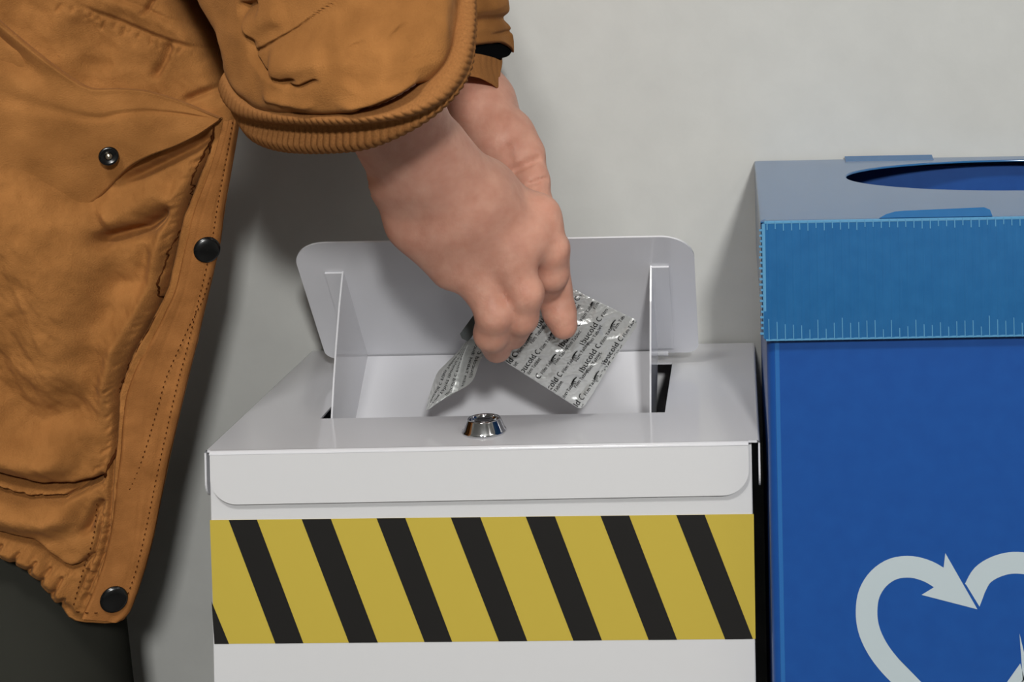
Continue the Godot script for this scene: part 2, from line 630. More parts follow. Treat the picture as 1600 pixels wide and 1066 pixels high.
func chute(t: Node3D) -> void:
	# the flap stands half open; side plates and a slope under it keep hands out
	var hz := -1.198
	var hy := 0.8999
	var up := Vector3(0, 0.752, 0.659).normalized()
	var fx0 := -0.3175
	var fx1 := -0.0325
	var c := Vector3(0, hy, hz)
	var b := Buf.new()
	b.plate(round_rect(Vector2(fx0, -0.004), Vector2(fx1, 0.136), [0.010, 0.010, 0.024, 0.024], 12), c, Vector3.RIGHT, up, -0.0013)
	var flap := obj("chute_flap", b, M.white_enamel, t)
	var n := Vector3.RIGHT.cross(up)
	# slope plate
	var dn := Vector3(0, -0.659, 0.752)
	b = Buf.new()
	b.plate(PackedVector2Array([Vector2(-0.2860, 0), Vector2(-0.0640, 0), Vector2(-0.0640, 0.132), Vector2(-0.2860, 0.132)]), c + n * 0.001, Vector3.RIGHT, dn, 0.0013)
	obj("chute_slope", b, M.white_enamel, t)
	for s in [-1.0, 1.0]:
		var x := -0.2860 if s < 0.0 else -0.0640
		var side := PackedVector2Array([Vector2(hz, hy), Vector2(-1.1295, 0.9780), Vector2(-1.1175, 0.955), Vector2(-1.107, 0.930), Vector2(-1.098, 0.905), Vector2(-1.0905, 0.880), Vector2(-1.0885, 0.855), Vector2(-1.099, 0.814)])
		b = Buf.new()
		b.plate(side, Vector3(x - 0.0006, 0, 0), Vector3(0, 0, 1), Vector3.UP, -0.0012)
		obj("chute_side", b, M.white_enamel, t)
		# the flange by which the side plate is fixed to the flap
		b = Buf.new()
		var fa: float = x if s > 0.0 else x - 0.0128
		b.plate(PackedVector2Array([Vector2(fa, 0.004), Vector2(fa + 0.0128, 0.004), Vector2(fa + 0.0128, 0.1035), Vector2(fa, 0.1035)]), c + n * 0.0002, Vector3.RIGHT, up, 0.0016)
		obj("flange", b, M.white_enamel, flap)
	# hinge bar
	b = Buf.new()
	b.tube([c + Vector3(-0.294, -0.003, -0.004), c + Vector3(-0.056, -0.003, -0.004)], [0.003, 0.003], 12)
	obj("hinge", b, M.white_enamel, t)

func lock(t: Node3D) -> void:
	var o := Vector3(-0.1722, LID_Y, -1.0440)
	var b := Buf.new()
	b.lathe([Vector2(0.0005, 0.0), Vector2(0.0146, 0.0), Vector2(0.0148, 0.0008), Vector2(0.0146, 0.0018), Vector2(0.0138, 0.0024), Vector2(0.0112, 0.0088), Vector2(0.0106, 0.0094), Vector2(0.0098, 0.0092), Vector2(0.0094, 0.0086), Vector2(0.0092, 0.0050), Vector2(0.0005, 0.0050)], o, Vector3.UP, 48)
	var ring := obj("lock", b, M.chrome, t)
	b = Buf.new()
	b.lathe([Vector2(0.0003, 0.0050), Vector2(0.0062, 0.0050), Vector2(0.0063, 0.0082), Vector2(0.0056, 0.0088), Vector2(0.0003, 0.0088)], o, Vector3.UP, 32)
	var plug := obj("key_plug", b, M.key_plug, ring)
	b = Buf.new()
	b.box(o + Vector3(-0.0042, 0.0086, -0.0006), o + Vector3(0.0042, 0.00895, 0.0006))
	obj("keyhole", b, M.dark_metal, ring)

func tape(t: Node3D, zf: float) -> void:
	var z := zf + 0.0002
	var edge: Array = [Vector2(-.3466, .8402), Vector2(.0061, .8377), Vector2(.0058, .7568), Vector2(-.3451, .7599)]
	var b := Buf.new()
	b.plate(PackedVector2Array(edge), Vector3(0, 0, zf), Vector3.RIGHT, Vector3.UP, 0.0003)
	var band := obj("hazard_tape", b, M.tape_yellow, t)
	tag(band, "yellow hazard tape with slanted black stripes")
	var stripes := [
		[Vector2(-.3343, .8401), Vector2(-.316, .84), Vector2(-.2874, .7594), Vector2(-.3055, .7595)],
		[Vector2(-.287, .8398), Vector2(-.2681, .8397), Vector2(-.2391, .7589), Vector2(-.2578, .7591)],
		[Vector2(-.2384, .8395), Vector2(-.2198, .8393), Vector2(-.1909, .7585), Vector2(-.2088, .7587)],
		[Vector2(-.1903, .8391), Vector2(-.1712, .839), Vector2(-.1422, .7581), Vector2(-.1606, .7583)],
		[Vector2(-.1417, .8388), Vector2(-.1228, .8386), Vector2(-.0938, .7577), Vector2(-.1123, .7578)],
		[Vector2(-.0932, .8384), Vector2(-.0747, .8383), Vector2(-.0451, .7572), Vector2(-.0635, .7574)],
		[Vector2(-.0442, .8381), Vector2(-.0257, .8379), Vector2(.0041, .7568), Vector2(-.0139, .7569)],
		[Vector2(-.3464, .7875), Vector2(-.3356, .7598), Vector2(-.345, .7599)]]
	for s in stripes:
		b = Buf.new()
		b.plate(PackedVector2Array(s), Vector3(0, 0, zf + 0.0003), Vector3.RIGHT, Vector3.UP, 0.00015)
		obj("black_stripe", b, M.tape_black, band)

# ---------------------------------------------------------------- the blue bin
func blue_bin() -> void:
	var x0 := 0.0135
	var x1 := 0.4135
	var zf := -0.980
	var zb := WALL_Z + 0.003
	var top := 1.0335
	var low := 0.9595
	var t := thing("recycling_bin", "tall blue fluted plastic bin with a wide oval hole in its lid", "bin", Vector3((x0 + x1) / 2, 0, (zf + zb) / 2))
	# body
	var b := Buf.new()
	var bf := zf - 0.0075
	var ring := round_rect(Vector2(x0 + 0.0025, zb + 0.002), Vector2(x1 - 0.0025, bf), [0.006, 0.006, 0.006, 0.006], 8)
	var inner := round_rect(Vector2(x0 + 0.0060, zb + 0.0055), Vector2(x1 - 0.0060, bf - 0.0035), [0.004, 0.004, 0.004, 0.004], 8)
	var rows := []
	for h in [[inner, top - 0.006], [ring, top - 0.006], [ring, low - 0.02], [ring, 0.30], [ring, 0.0]]:
		var row := []
		for q in h[0]: row.append(Vector3(q.x, h[1], q.y))
		rows.append(row)
	b.grid(rows)
	b.grid([[rows[0][0], rows[1][0]], [rows[0][-1], rows[1][-1]]])
	b.grid([[rows[1][0], rows[2][0], rows[3][0], rows[4][0]], [rows[1][-1], rows[2][-1], rows[3][-1], rows[4][-1]]])
	b.box(Vector3(x0 + 0.006, 0.001, zb + 0.006), Vector3(x1 - 0.006, 0.0045, bf - 0.004))
	var body := obj("bin_body", b, M.blue_body, t)
	b = Buf.new()
	rows = []
	for y in [top - 0.0062, 0.5, 0.004]:
		var row := []
		for q in inner: row.append(Vector3(q.x, y, q.y))
		rows.append(row)
	b.grid(rows, true)
	obj("bin_inside", b, M.blue_body, body)
	# lid top with the oval hole: a ring of quads from the hole out to the edge
	var hole := Vector2(0.213, -1.1695)
	var lidp := obj("bin_lid", lid_top(x0, x1, zf, zb, top, hole, Vector2(0.1325, 0.0795)), M.blue_lid, t)
	# front skirt: two skins over upright flutes, seen as fine ridges
	b = Buf.new()
	var pitch := 0.0051
	rows = [[], [], [], []]
	var nx := 620
	for k in nx + 1:
		var x := lerpf(x0 + 0.001, x1 - 0.001, k / float(nx))
		var ridge := 0.0004 * pow(absf(cos(PI * (x - x0) / pitch)), 6.0)
		rows[0].append(Vector3(x, top - 0.0012, zf - 0.0035))
		rows[1].append(Vector3(x, top - 0.0016, zf - 0.0003 + ridge))
		rows[2].append(Vector3(x, low + 0.0006, zf + ridge + 0.0006))
		rows[3].append(Vector3(x, low, zf - 0.0030))
	b.grid(rows, true)
	var skirt := obj("front_skirt", b, M.blue_lid, lidp)
	b = Buf.new()
	b.box(Vector3(x0, low + 0.001, zb + 0.003), Vector3(x0 + 0.002, top - 0.001, zf - 0.0045), 0.0006)
	b.box(Vector3(x1 - 0.002, low + 0.001, zb + 0.003), Vector3(x1, top - 0.001, zf - 0.0045), 0.0006)
	b.box(Vector3(x0, low + 0.001, zb), Vector3(x1, top - 0.001, zb + 0.0019), 0.0006)
	obj("side_skirt", b, M.blue_lid, lidp)
	# pale cut ends of the flutes along the top fold, the lower edge and the left edge
	b = Buf.new()
	var rng := RandomNumberGenerator.new()
	rng.seed = 5
	var k := 0
	var x := x0 + 0.004
	while x < x1 - 0.002:
		var up := rng.randf_range(0.0042, 0.0062)
		b.box(Vector3(x - 0.00035, top - up, zf - 0.0012), Vector3(x + 0.00035, top + 0.0001, zf + 0.0003), 0.0001)
		var h := rng.randf_range(0.0050, 0.0115) if k % 3 else rng.randf_range(0.009, 0.014)
		b.box(Vector3(x - 0.0003, low - 0.0006, zf), Vector3(x + 0.0003, low + h, zf + 0.0011), 0.0001)
		k += 1
		x += pitch
	var y := low + 0.004
	while y < top - 0.004:
		var w := rng.randf_range(0.0006, 0.0016)
		b.box(Vector3(x0 - w, y - 0.0006, zf - 0.0016), Vector3(x0 + 0.0026, y + 0.0006, zf + 0.0003), 0.0001)
		y += 0.0034
	b.box(Vector3(x0 + 0.0006, low + 0.001, zf - 0.001), Vector3(x0 + 0.0028, top - 0.0015, zf + 0.0005), 0.0003)
	b.box(Vector3(x0 + 0.002, top - 0.0018, zf - 0.0022), Vector3(x1 - 0.002, top + 0.0002, zf + 0.0001), 0.0005)
	b.box(Vector3(x0 + 0.002, low - 0.0006, zf - 0.001), Vector3(x1 - 0.002, low + 0.0008, zf + 0.0008), 0.0002)
	tag(obj("flute_ends", b, M.blue_rib, skirt), "pale cut flute ends along the folds of the lid", "", "", "stuff")
	# locking tabs pushed through the lid at the front and the back
	b = Buf.new()
	b.plate(PackedVector2Array([Vector2(0.0880, -0.0004), Vector2(0.0925, 0.0022), Vector2(0.0985, 0.0040), Vector2(0.1040, 0.0044), Vector2(0.1545, 0.0058), Vector2(0.1580, 0.0040), Vector2(0.1590, -0.0004)]), Vector3(0.0, top, zf - 0.0045), Vector3.RIGHT, Vector3(0, 0.80, -0.60), 0.0012)
	obj("lid_tab", b, M.blue_lid, lidp)
	b = Buf.new()
	b.plate(PackedVector2Array([Vector2(zb + 0.018, -0.0004), Vector2(zb + 0.0025, 0.0026), Vector2(zb + 0.0020, -0.0004)]), Vector3(0.157, top, 0), Vector3(0, 0, 1), Vector3.UP, 0.0705)
	obj("lid_tab", b, M.blue_lid, lidp)
	# paler strip along the corner, a highlight painted in colour
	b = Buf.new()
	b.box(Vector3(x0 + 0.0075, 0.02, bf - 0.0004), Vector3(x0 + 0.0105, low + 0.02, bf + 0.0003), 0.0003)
	tag(obj("corner_highlight", b, M.blue_highlight, body), "pale strip painted as a highlight along the corner")
	emblem(body, bf)

func lid_top(x0: float, x1: float, zf: float, zb: float, top: float, c: Vector2, r: Vector2) -> Buf:
	var b := Buf.new()
	var n := 128
	var rows := [[], [], [], [], [], []]
	var hx := Vector2(x0 - c.x, x1 - c.x)
	var hz := Vector2(zb + 0.001 - c.y, zf - 0.002 - c.y)
	var angles := []
	for k in n: angles.append(TAU * k / n)
	for q in [Vector2(hx.x, hz.x), Vector2(hx.y, hz.x), Vector2(hx.x, hz.y), Vector2(hx.y, hz.y)]:
		angles.append(fposmod(q.angle(), TAU))
	angles.sort()
	for a in angles:
		var d := Vector2(cos(a), sin(a))
		var q := Vector2(d.x * r.x, d.y * r.y) / sqrt(1.0)
		var e := 1e9
		if absf(d.x) > 1e-6: e = minf(e, (hx.y if d.x > 0.0 else hx.x) / d.x)
		if absf(d.y) > 1e-6: e = minf(e, (hz.y if d.y > 0.0 else hz.x) / d.y)
		var ell := 1.0 / sqrt(d.x * d.x / (r.x * r.x) + d.y * d.y / (r.y * r.y))
		q = d * ell
		var o := d * e
		var i := Vector3(c.x + q.x, 0, c.y + q.y)
		var u := Vector3(c.x + o.x, 0, c.y + o.y)
		rows[0].append(i + Vector3.UP * (top - 0.0014))
		rows[1].append(i + Vector3.UP * (top - 0.0004))
		rows[2].append(i.lerp(u, 0.02) + Vector3.UP * top)
		rows[3].append(i.lerp(u, 0.97) + Vector3.UP * top)
		rows[4].append(u + Vector3.UP * (top - 0.0006))
		rows[5].append(u + Vector3.UP * (top - 0.0014))
	rows.append(rows[0].duplicate())
	b.grid(rows, true)
	return b

func band_poly(path: Array, w: float) -> PackedVector2Array:
	var l := PackedVector2Array()
	var r := PackedVector2Array()
	for k in path.size():
		var d: Vector2 = (path[mini(k + 1, path.size() - 1)] - path[maxi(k - 1, 0)]).normalized()
		var s := Vector2(-d.y, d.x) * w / 2.0
		l.append(path[k] + s); r.append(path[k] - s)
	r.reverse()
	l.append_array(r)
	return l

func emblem(body: Node3D, bf: float) -> void:
	# three arrows that chase one another round a heart
	var em := Buf.new()
	var mid := 0.1459
	var left := smooth_path([Vector2(.1226, .8055), Vector2(.115, .8101), Vector2(.1046, .8131), Vector2(.0933, .8121), Vector2(.0839, .8062), Vector2(.0777, .7967), Vector2(.0758, .785), Vector2(.0772, .7737), Vector2(.0819, .7627), Vector2(.089, .7525), Vector2(.0984, .7423), Vector2(.1095, .7304), Vector2(.1214, .7176), Vector2(.1332, .7049)], 60)
	em.plate(band_poly(left, 0.0136), Vector3(0, 0, bf), Vector3.RIGHT, Vector3.UP, 0.0002)
	em.plate(PackedVector2Array([Vector2(.1261, .8214), Vector2(.1456, .7857), Vector2(.1107, .7954), Vector2(.1184, .7999), Vector2(.1249, .8125)]), Vector3(0, 0, bf), Vector3.RIGHT, Vector3.UP, 0.00026)
	var right := smooth_path([Vector2(.1442, .7987), Vector2(.1488, .8066), Vector2(.1566, .8117), Vector2(.1667, .8144), Vector2(.1776, .8138), Vector2(.1892, .8107), Vector2(.2003, .8037), Vector2(.207, .7935), Vector2(.2088, .7822), Vector2(.2066, .7701), Vector2(.2008, .7597), Vector2(.1905, .7478), Vector2(.1806, .7375)], 60)
	em.plate(band_poly(right, 0.0136), Vector3(0, 0, bf), Vector3.RIGHT, Vector3.UP, 0.0002)
	em.plate(PackedVector2Array([Vector2(.1384, .802), Vector2(.1444, .8071), Vector2(.152, .8034), Vector2(.1502, .7953), Vector2(.147, .7873)]), Vector3(0, 0, bf), Vector3.RIGHT, Vector3.UP, 0.00021)
	em.plate(PackedVector2Array([Vector2(.1719, .7699), Vector2(.1756, .7529), Vector2(.1982, .7316), Vector2(.1642, .7257), Vector2(.1734, .7409)]), Vector3(0, 0, bf), Vector3.RIGHT, Vector3.UP, 0.0002)
	em.plate(PackedVector2Array([Vector2(.172, .751), Vector2(.1746, .7409), Vector2(.1578, .7246), Vector2(.1454, .71), Vector2(.1415, .7165), Vector2(.1579, .7319)]), Vector3(0, 0, bf), Vector3.RIGHT, Vector3.UP, 0.0002)
	tag(obj("recycling_emblem", em, M.emblem_grey, body), "pale grey printed emblem of arrows in a heart")
# ---------------------------------------------------------------- the person
func jacket_z(q: Vector2) -> float:   # the plane in which the open right front of the jacket hangs
	var z := 1.02 + 0.5 * (q.x + 0.34) - 0.05 * (q.y - 1.0)
	if q.x < -0.5: z += 0.9 * pow(-0.5 - q.x, 1.6)
	return -z

func person() -> void:
	var t := thing("person", "person in a tan jacket leaning in with both hands over the white box", "person", Vector3(-0.62, 0, -1.04))
	# skin: hands and wrists, with the arms and trunk that the clothes hide
	var b := Buf.new()
	right_hand(b)
	left_hand(b)
	b.tube([Vector3(-0.62, 1.80, -0.95), Vector3(-0.40, 1.50, -0.95), Vector3(-.2377, 1.201, -.9), Vector3(-.2025, 1.1168, -.91)], [0.055, 0.048, 0.040, 0.0300], 20)
	b.tube([Vector3(-0.62, 1.80, -1.12), Vector3(-0.36, 1.52, -1.16), Vector3(-.2117, 1.1996, -1.16), Vector3(-.1977, 1.127, -1.145)], [0.052, 0.042, 0.030, 0.0205], 20)
	b.tube([Vector3(-0.66, 0.80, -1.04), Vector3(-0.66, 1.10, -1.04), Vector3(-0.66, 1.45, -1.03), Vector3(-0.64, 1.80, -1.02)], [0.10, 0.105, 0.115, 0.12], 24)
	obj("body", b, M.skin, t)
	trousers(t)
	jacket(t)

func right_hand(b: Buf) -> void:
	var f := Flesh.new()
	f.chain([[Vector3(-.205, 1.1236, -.905), .0315], [Vector3(-.1946, 1.0832, -.945), .0285]], 0)
	f.chain([[Vector3(-.1911, 1.0798, -.95), .0265], [Vector3(-.1709, 1.0519, -.965), .022]], 0)
	f.chain([[Vector3(-.1864, 1.0814, -.958), .0185], [Vector3(-.1582, 1.0577, -.985), .015], [Vector3(-.1319, 1.0359, -1.002), .012]], 0)
	f.chain([[Vector3(-.1907, 1.0795, -.952), .022], [Vector3(-.1592, 1.0505, -.97), .016], [Vector3(-.1331, 1.0267, -.985), .0125]], 0)
	f.chain([[Vector3(-.1993, 1.0766, -.952), .022], [Vector3(-.1703, 1.0428, -.965), .0165], [Vector3(-.1442, 1.0124, -.977), .012]], 0)
	f.chain([[Vector3(-.2062, 1.074, -.955), .02], [Vector3(-.183, 1.0383, -.965), .0165], [Vector3(-.1605, .9975, -.977), .0118]], 0)
	f.chain([[Vector3(-.2053, 1.0712, -.958), .0185], [Vector3(-.1993, 1.0401, -.968), .0165], [Vector3(-.18, 1.0093, -.976), .0135]], 0)
	f.chain([[Vector3(-.1902, 1.0672, -.985), .019], [Vector3(-.1618, 1.0331, -1.005), .017]], 0)
	# knuckles
	f.chain([[Vector3(-.1288, 1.0351, -.997), .0125], [Vector3(-.1281, 1.0341, -.998), .0125]], 0)
	f.chain([[Vector3(-.1368, 1.0204, -.976), .0118], [Vector3(-.1361, 1.0194, -.977), .0118]], 0)
	# little, ring, middle, index finger, thumb
	f.chain([[Vector3(-.1605, .9975, -.977), .0118], [Vector3(-.1527, .9805, -.974), .0116], [Vector3(-.1564, .9661, -.983), .0106], [Vector3(-.1565, .9511, -1.006), .0095]], 1)
	f.chain([[Vector3(-.1417, 1.0102, -.976), .012], [Vector3(-.1332, .9927, -.975), .0108], [Vector3(-.1372, .9756, -.982), .01], [Vector3(-.1455, .9601, -1.002), .009]], 2)
	f.chain([[Vector3(-.1262, 1.0368, -.996), .0124], [Vector3(-.1199, 1.0166, -.995), .0112]], 3)
	f.chain([[Vector3(-.1314, 1.0275, -.985), .0124], [Vector3(-.1201, 1.0153, -.993), .0112], [Vector3(-.12, .9993, -1), .0106], [Vector3(-.1276, .9799, -1.026), .009]], 3)
	f.chain([[Vector3(-.1302, 1.0359, -1.002), .0115], [Vector3(-.1225, 1.0101, -1.03), .0106], [Vector3(-.1212, .984, -1.026), .0106], [Vector3(-.1183, .9693, -1.024), .0104], [Vector3(-.1156, .9605, -1.024), .009]], 4)
	f.chain([[Vector3(-.1862, 1.0671, -.985), .017], [Vector3(-.1587, 1.0339, -1.025), .0135], [Vector3(-.1422, .9918, -1.056), .0112], [Vector3(-.1322, .9602, -1.0575), .0092]], 5)
	f.crease([Vector3(-.1216, .9863, -1.0115), Vector3(-.1193, .9886, -1.01), Vector3(-.1166, .9914, -1.012)], 0.0009)
	f.mesh_into(b, Vector3(-0.222, 0.935, -1.08), Vector3(-0.088, 1.135, -0.865), 0.0021)

func left_hand(b: Buf) -> void:
	var f := Flesh.new()
	f.chain([[Vector3(-.1977, 1.1291, -1.148), .0205], [Vector3(-.1936, 1.1021, -1.135), .0232]], 0)
	f.chain([[Vector3(-.1966, 1.0949, -1.138), .023], [Vector3(-.193, 1.0551, -1.14), .02], [Vector3(-.1958, 1.0218, -1.145), .012]], 0)
	f.chain([[Vector3(-.1905, 1.0951, -1.135), .023], [Vector3(-.1838, 1.0556, -1.135), .019], [Vector3(-.1868, 1.0204, -1.138), .0125]], 0)
	f.chain([[Vector3(-.1863, 1.0953, -1.132), .0225], [Vector3(-.1746, 1.0607, -1.13), .018], [Vector3(-.1762, 1.0247, -1.13), .0125]], 0)
	f.chain([[Vector3(-.1829, 1.0956, -1.128), .0215], [Vector3(-.1669, 1.0638, -1.122), .0165], [Vector3(-.1641, 1.0346, -1.118), .0125]], 0)
	f.chain([[Vector3(-.1818, 1.0923, -1.115), .022], [Vector3(-.1647, 1.0721, -1.102), .019], [Vector3(-.1555, 1.0563, -1.098), .015]], 0)
	f.chain([[Vector3(-.1958, 1.0218, -1.145), .0115], [Vector3(-.1931, .9983, -1.14), .0105], [Vector3(-.1769, .9855, -1.118), .0092], [Vector3(-.1643, .9834, -1.1), .0082]], 1)
	f.chain([[Vector3(-.1868, 1.0204, -1.138), .012], [Vector3(-.1797, .9942, -1.128), .011], [Vector3(-.165, .9824, -1.105), .0098], [Vector3(-.1549, .9763, -1.09), .0088]], 2)
	f.chain([[Vector3(-.1762, 1.0247, -1.13), .0122], [Vector3(-.166, 1, -1.12), .0112], [Vector3(-.1528, .9836, -1.098), .01], [Vector3(-.1444, .973, -1.084), .009]], 3)
	f.chain([[Vector3(-.1641, 1.0346, -1.118), .0122], [Vector3(-.1516, 1.0106, -1.11), .0112], [Vector3(-.1398, .9913, -1.092), .01], [Vector3(-.1324, .978, -1.08), .009]], 4)
	f.chain([[Vector3(-.1586, 1.0774, -1.11), .014], [Vector3(-.1485, 1.0631, -1.1), .0128], [Vector3(-.1423, 1.0458, -1.088), .0112], [Vector3(-.1391, 1.0305, -1.078), .0112], [Vector3(-.1346, 1.0172, -1.068), .0098]], 5)
	f.crease([Vector3(-.1558, 1.0537, -1.084), Vector3(-.1506, 1.0566, -1.082), Vector3(-.1453, 1.059, -1.0825), Vector3(-.1385, 1.0613, -1.088)], 0.0021)
	f.crease([Vector3(-.1439, 1.0453, -1.0765), Vector3(-.1387, 1.0473, -1.077), Vector3(-.1315, 1.0489, -1.084)], 0.0010)
	f.crease([Vector3(-.1555, 1.0794, -1.076), Vector3(-.1577, 1.0701, -1.0808), Vector3(-.157, 1.0621, -1.0812), Vector3(-.1557, 1.0539, -1.083)], 0.0017)
	f.mesh_into(b, Vector3(-0.215, 0.975, -1.175), Vector3(-0.105, 1.170, -1.045), 0.0021)

func trousers(t: Node3D) -> void:
	var b := Buf.new()
	for s in [-1.0, 1.0]:
		var z: float = -1.115 + 0.052 * s
		var x: float = -0.052 + 0.045 * s
		b.tube([Vector3(x + (-0.54), 0.045, z), Vector3(x + (-0.53), 0.25, z), Vector3(x + (-0.510), 0.50, z), Vector3(x + (-0.492), 0.70, z), Vector3(x + (-0.505), 0.84, z), Vector3(x + (-0.56), 0.98, z), Vector3(x + (-0.60), 1.06, z)], [0.056, 0.062, 0.072, 0.078, 0.078, 0.078, 0.075], 28)
	obj("trousers", b, M.trouser_cloth, t)
	for s in [-1.0, 1.0]:
		var z: float = -1.115 + 0.052 * s
		b = Buf.new()
		var x: float = -0.052 + 0.045 * s
		var rows := []
		for k in 13:
			var u := k / 12.0
			var w := 0.040 * sqrt(maxf(1.0 - pow(absf(u - 0.5) * 2.0, 4.0), 0.004)) * (0.85 + 0.2 * u)
			var h := lerpf(0.085, 0.035, smoothstep(0.3, 0.8, u)) * sqrt(maxf(1.0 - pow(absf(u - 0.5) * 2.0, 6.0), 0.01))
			var row := []
			for m in 16:
				var a := TAU * m / 16.0
				row.append(Vector3(x - 0.62 + 0.28 * u, maxf(h * (0.5 + 0.5 * sin(a)), 0.0), z + w * cos(a)))
			rows.append(row)
		b.grid(rows, true)
		obj("shoe", b, M.shoe_leather, t)

func jacket_folds() -> Array:
	var px := 0.00038   # one photograph pixel on the cloth
	var mm := 0.0017
	var f := []
	f.append(Fold.new([Vector2(-.3582, 1.2029), Vector2(-.3527, 1.1782), Vector2(-.3462, 1.1615), Vector2(-.338, 1.1425), Vector2(-.3317, 1.1255), Vector2(-.3257, 1.1105)], 16 * px, 22.0 * mm))
	f.append(Fold.new([Vector2(-.4162, 1.1802), Vector2(-.3901, 1.1669), Vector2(-.3734, 1.1577), Vector2(-.3626, 1.1523), Vector2(-.3495, 1.1472), Vector2(-.332, 1.1401)], 3.5 * px, 2.2 * mm))
	f.append(Fold.new([Vector2(-.4062, 1.1847), Vector2(-.3831, 1.1743), Vector2(-.3623, 1.1613), Vector2(-.3492, 1.1546), Vector2(-.3353, 1.1477)], 13 * px, -1.8 * mm))
	f.append(Fold.new([Vector2(-.3995, 1.1853), Vector2(-.378, 1.1757), Vector2(-.3621, 1.1662), Vector2(-.3491, 1.1607), Vector2(-.3369, 1.1536)], 3.0 * px, 1.4 * mm))
	f.append(Fold.new([Vector2(-.3618, 1.1539), Vector2(-.3654, 1.1397), Vector2(-.3723, 1.1266)], 7 * px, 3.5 * mm))
	f.append(Fold.new([Vector2(-.3682, 1.1811), Vector2(-.3758, 1.1684)], 4 * px, 2.5 * mm))
	f.append(Fold.new([Vector2(-.3575, 1.1125), Vector2(-.3462, 1.1172), Vector2(-.3325, 1.1226)], 6 * px, 3.5 * mm))
	f.append(Fold.new([Vector2(-.4099, 1.172), Vector2(-.4006, 1.1516), Vector2(-.4046, 1.1317)], 22 * px, 3.0 * mm))
	# the seam beside the placket and the loose cloth that rolls against it
	f.append(Fold.new([Vector2(-.3383, 1.0955), Vector2(-.3442, 1.0759), Vector2(-.3522, 1.0562), Vector2(-.358, 1.0406), Vector2(-.3628, 1.0199), Vector2(-.3689, .9932), Vector2(-.3756, .9779), Vector2(-.3818, .9655), Vector2(-.3891, .9517), Vector2(-.3939, .9393), Vector2(-.3974, .9266), Vector2(-.399, .9079), Vector2(-.4006, .89), Vector2(-.4054, .8761)], 3.2 * px, 7.5 * mm))
	f.append(Fold.new([Vector2(-.3449, 1.0889), Vector2(-.35, 1.0726), Vector2(-.3594, 1.0527), Vector2(-.3661, 1.0368), Vector2(-.3709, 1.0167), Vector2(-.3757, .9966), Vector2(-.3831, .9798), Vector2(-.3896, .9675), Vector2(-.3969, .9521), Vector2(-.4015, .9363), Vector2(-.4047, .9204), Vector2(-.406, .9001)], 13 * px, -5.0 * mm))
	f.append(Fold.new([Vector2(-.3408, 1.0844), Vector2(-.3477, 1.0662), Vector2(-.3539, 1.0493), Vector2(-.3585, 1.036)], 3.0 * px, 3.0 * mm))
	f.append(Fold.new([Vector2(-.3715, .996), Vector2(-.3668, 1.0141), Vector2(-.3687, .9978), Vector2(-.3784, .9742)], 4 * px, 2.0 * mm))
	f.append(Fold.new([Vector2(-.3389, .9688), Vector2(-.3554, .9522)], 6 * px, 0.5 * mm))
	# the deep fold under the pocket flap
	f.append(Fold.new([Vector2(-.4061, 1.0219), Vector2(-.4012, 1.0279), Vector2(-.391, 1.0304), Vector2(-.3801, 1.0321), Vector2(-.3702, 1.0381), Vector2(-.3601, 1.0507)], 11 * px, 10.0 * mm))
	f.append(Fold.new([Vector2(-.4042, 1.0388), Vector2(-.3906, 1.0435), Vector2(-.3768, 1.0503), Vector2(-.3654, 1.0616)], 26 * px, -5.0 * mm))
	f.append(Fold.new([Vector2(-.3951, 1.0614), Vector2(-.3727, 1.0717), Vector2(-.3514, 1.0823), Vector2(-.3388, 1.0926)], 9 * px, 6.0 * mm))
	# broad rolls of the front
	f.append(Fold.new([Vector2(-.4625, 1.135), Vector2(-.4318, 1.1015), Vector2(-.4098, 1.0717), Vector2(-.3972, 1.0502)], 34 * px, 6.0 * mm))
	f.append(Fold.new([Vector2(-.4711, 1.0654), Vector2(-.4406, 1.0306), Vector2(-.4223, .9923), Vector2(-.4202, .9555), Vector2(-.4379, .9178)], 60 * px, -9.0 * mm))
	f.append(Fold.new([Vector2(-.3915, 1.017), Vector2(-.4029, .9775), Vector2(-.4175, .9388), Vector2(-.4287, .9)], 38 * px, 6.0 * mm))
	f.append(Fold.new([Vector2(-.3886, 1.0002), Vector2(-.3928, .9761), Vector2(-.4036, .9531)], 20 * px, -3.0 * mm))
	f.append(Fold.new([Vector2(-.4746, .9636), Vector2(-.4502, .936), Vector2(-.4384, .9017)], 40 * px, 5.0 * mm))
	# the blouse over the hem
	f.append(Fold.new([Vector2(-.4767, .9026), Vector2(-.4645, .8912), Vector2(-.4488, .8818), Vector2(-.4386, .8766), Vector2(-.4223, .8727), Vector2(-.4095, .8744), Vector2(-.4033, .8798)], 6 * px, 10.0 * mm))
	f.append(Fold.new([Vector2(-.4764, .9125), Vector2(-.4578, .9004), Vector2(-.4388, .8917), Vector2(-.4158, .8887)], 22 * px, -7.0 * mm))
	f.append(Fold.new([Vector2(-.4679, .8839), Vector2(-.4586, .8781), Vector2(-.4444, .8701), Vector2(-.4264, .867), Vector2(-.4068, .8747)], 4.5 * px, 7.0 * mm))
	f.append(Fold.new([Vector2(-.4684, .8712), Vector2(-.4527, .8632), Vector2(-.4334, .8553), Vector2(-.4168, .8569)], 22 * px, -7.5 * mm))
	f.append(Fold.new([Vector2(-.4065, .8639), Vector2(-.413, .8512), Vector2(-.4187, .84)], 7 * px, 5.0 * mm))
	f.append(Fold.new([Vector2(-.4781, .8631), Vector2(-.4626, .8548), Vector2(-.4595, .8521), Vector2(-.4443, .8429), Vector2(-.4361, .833), Vector2(-.4295, .825), Vector2(-.4246, .8219), Vector2(-.4199, .8222), Vector2(-.4144, .8271), Vector2(-.4104, .8259)], 4.5 * px, 6.0 * mm))
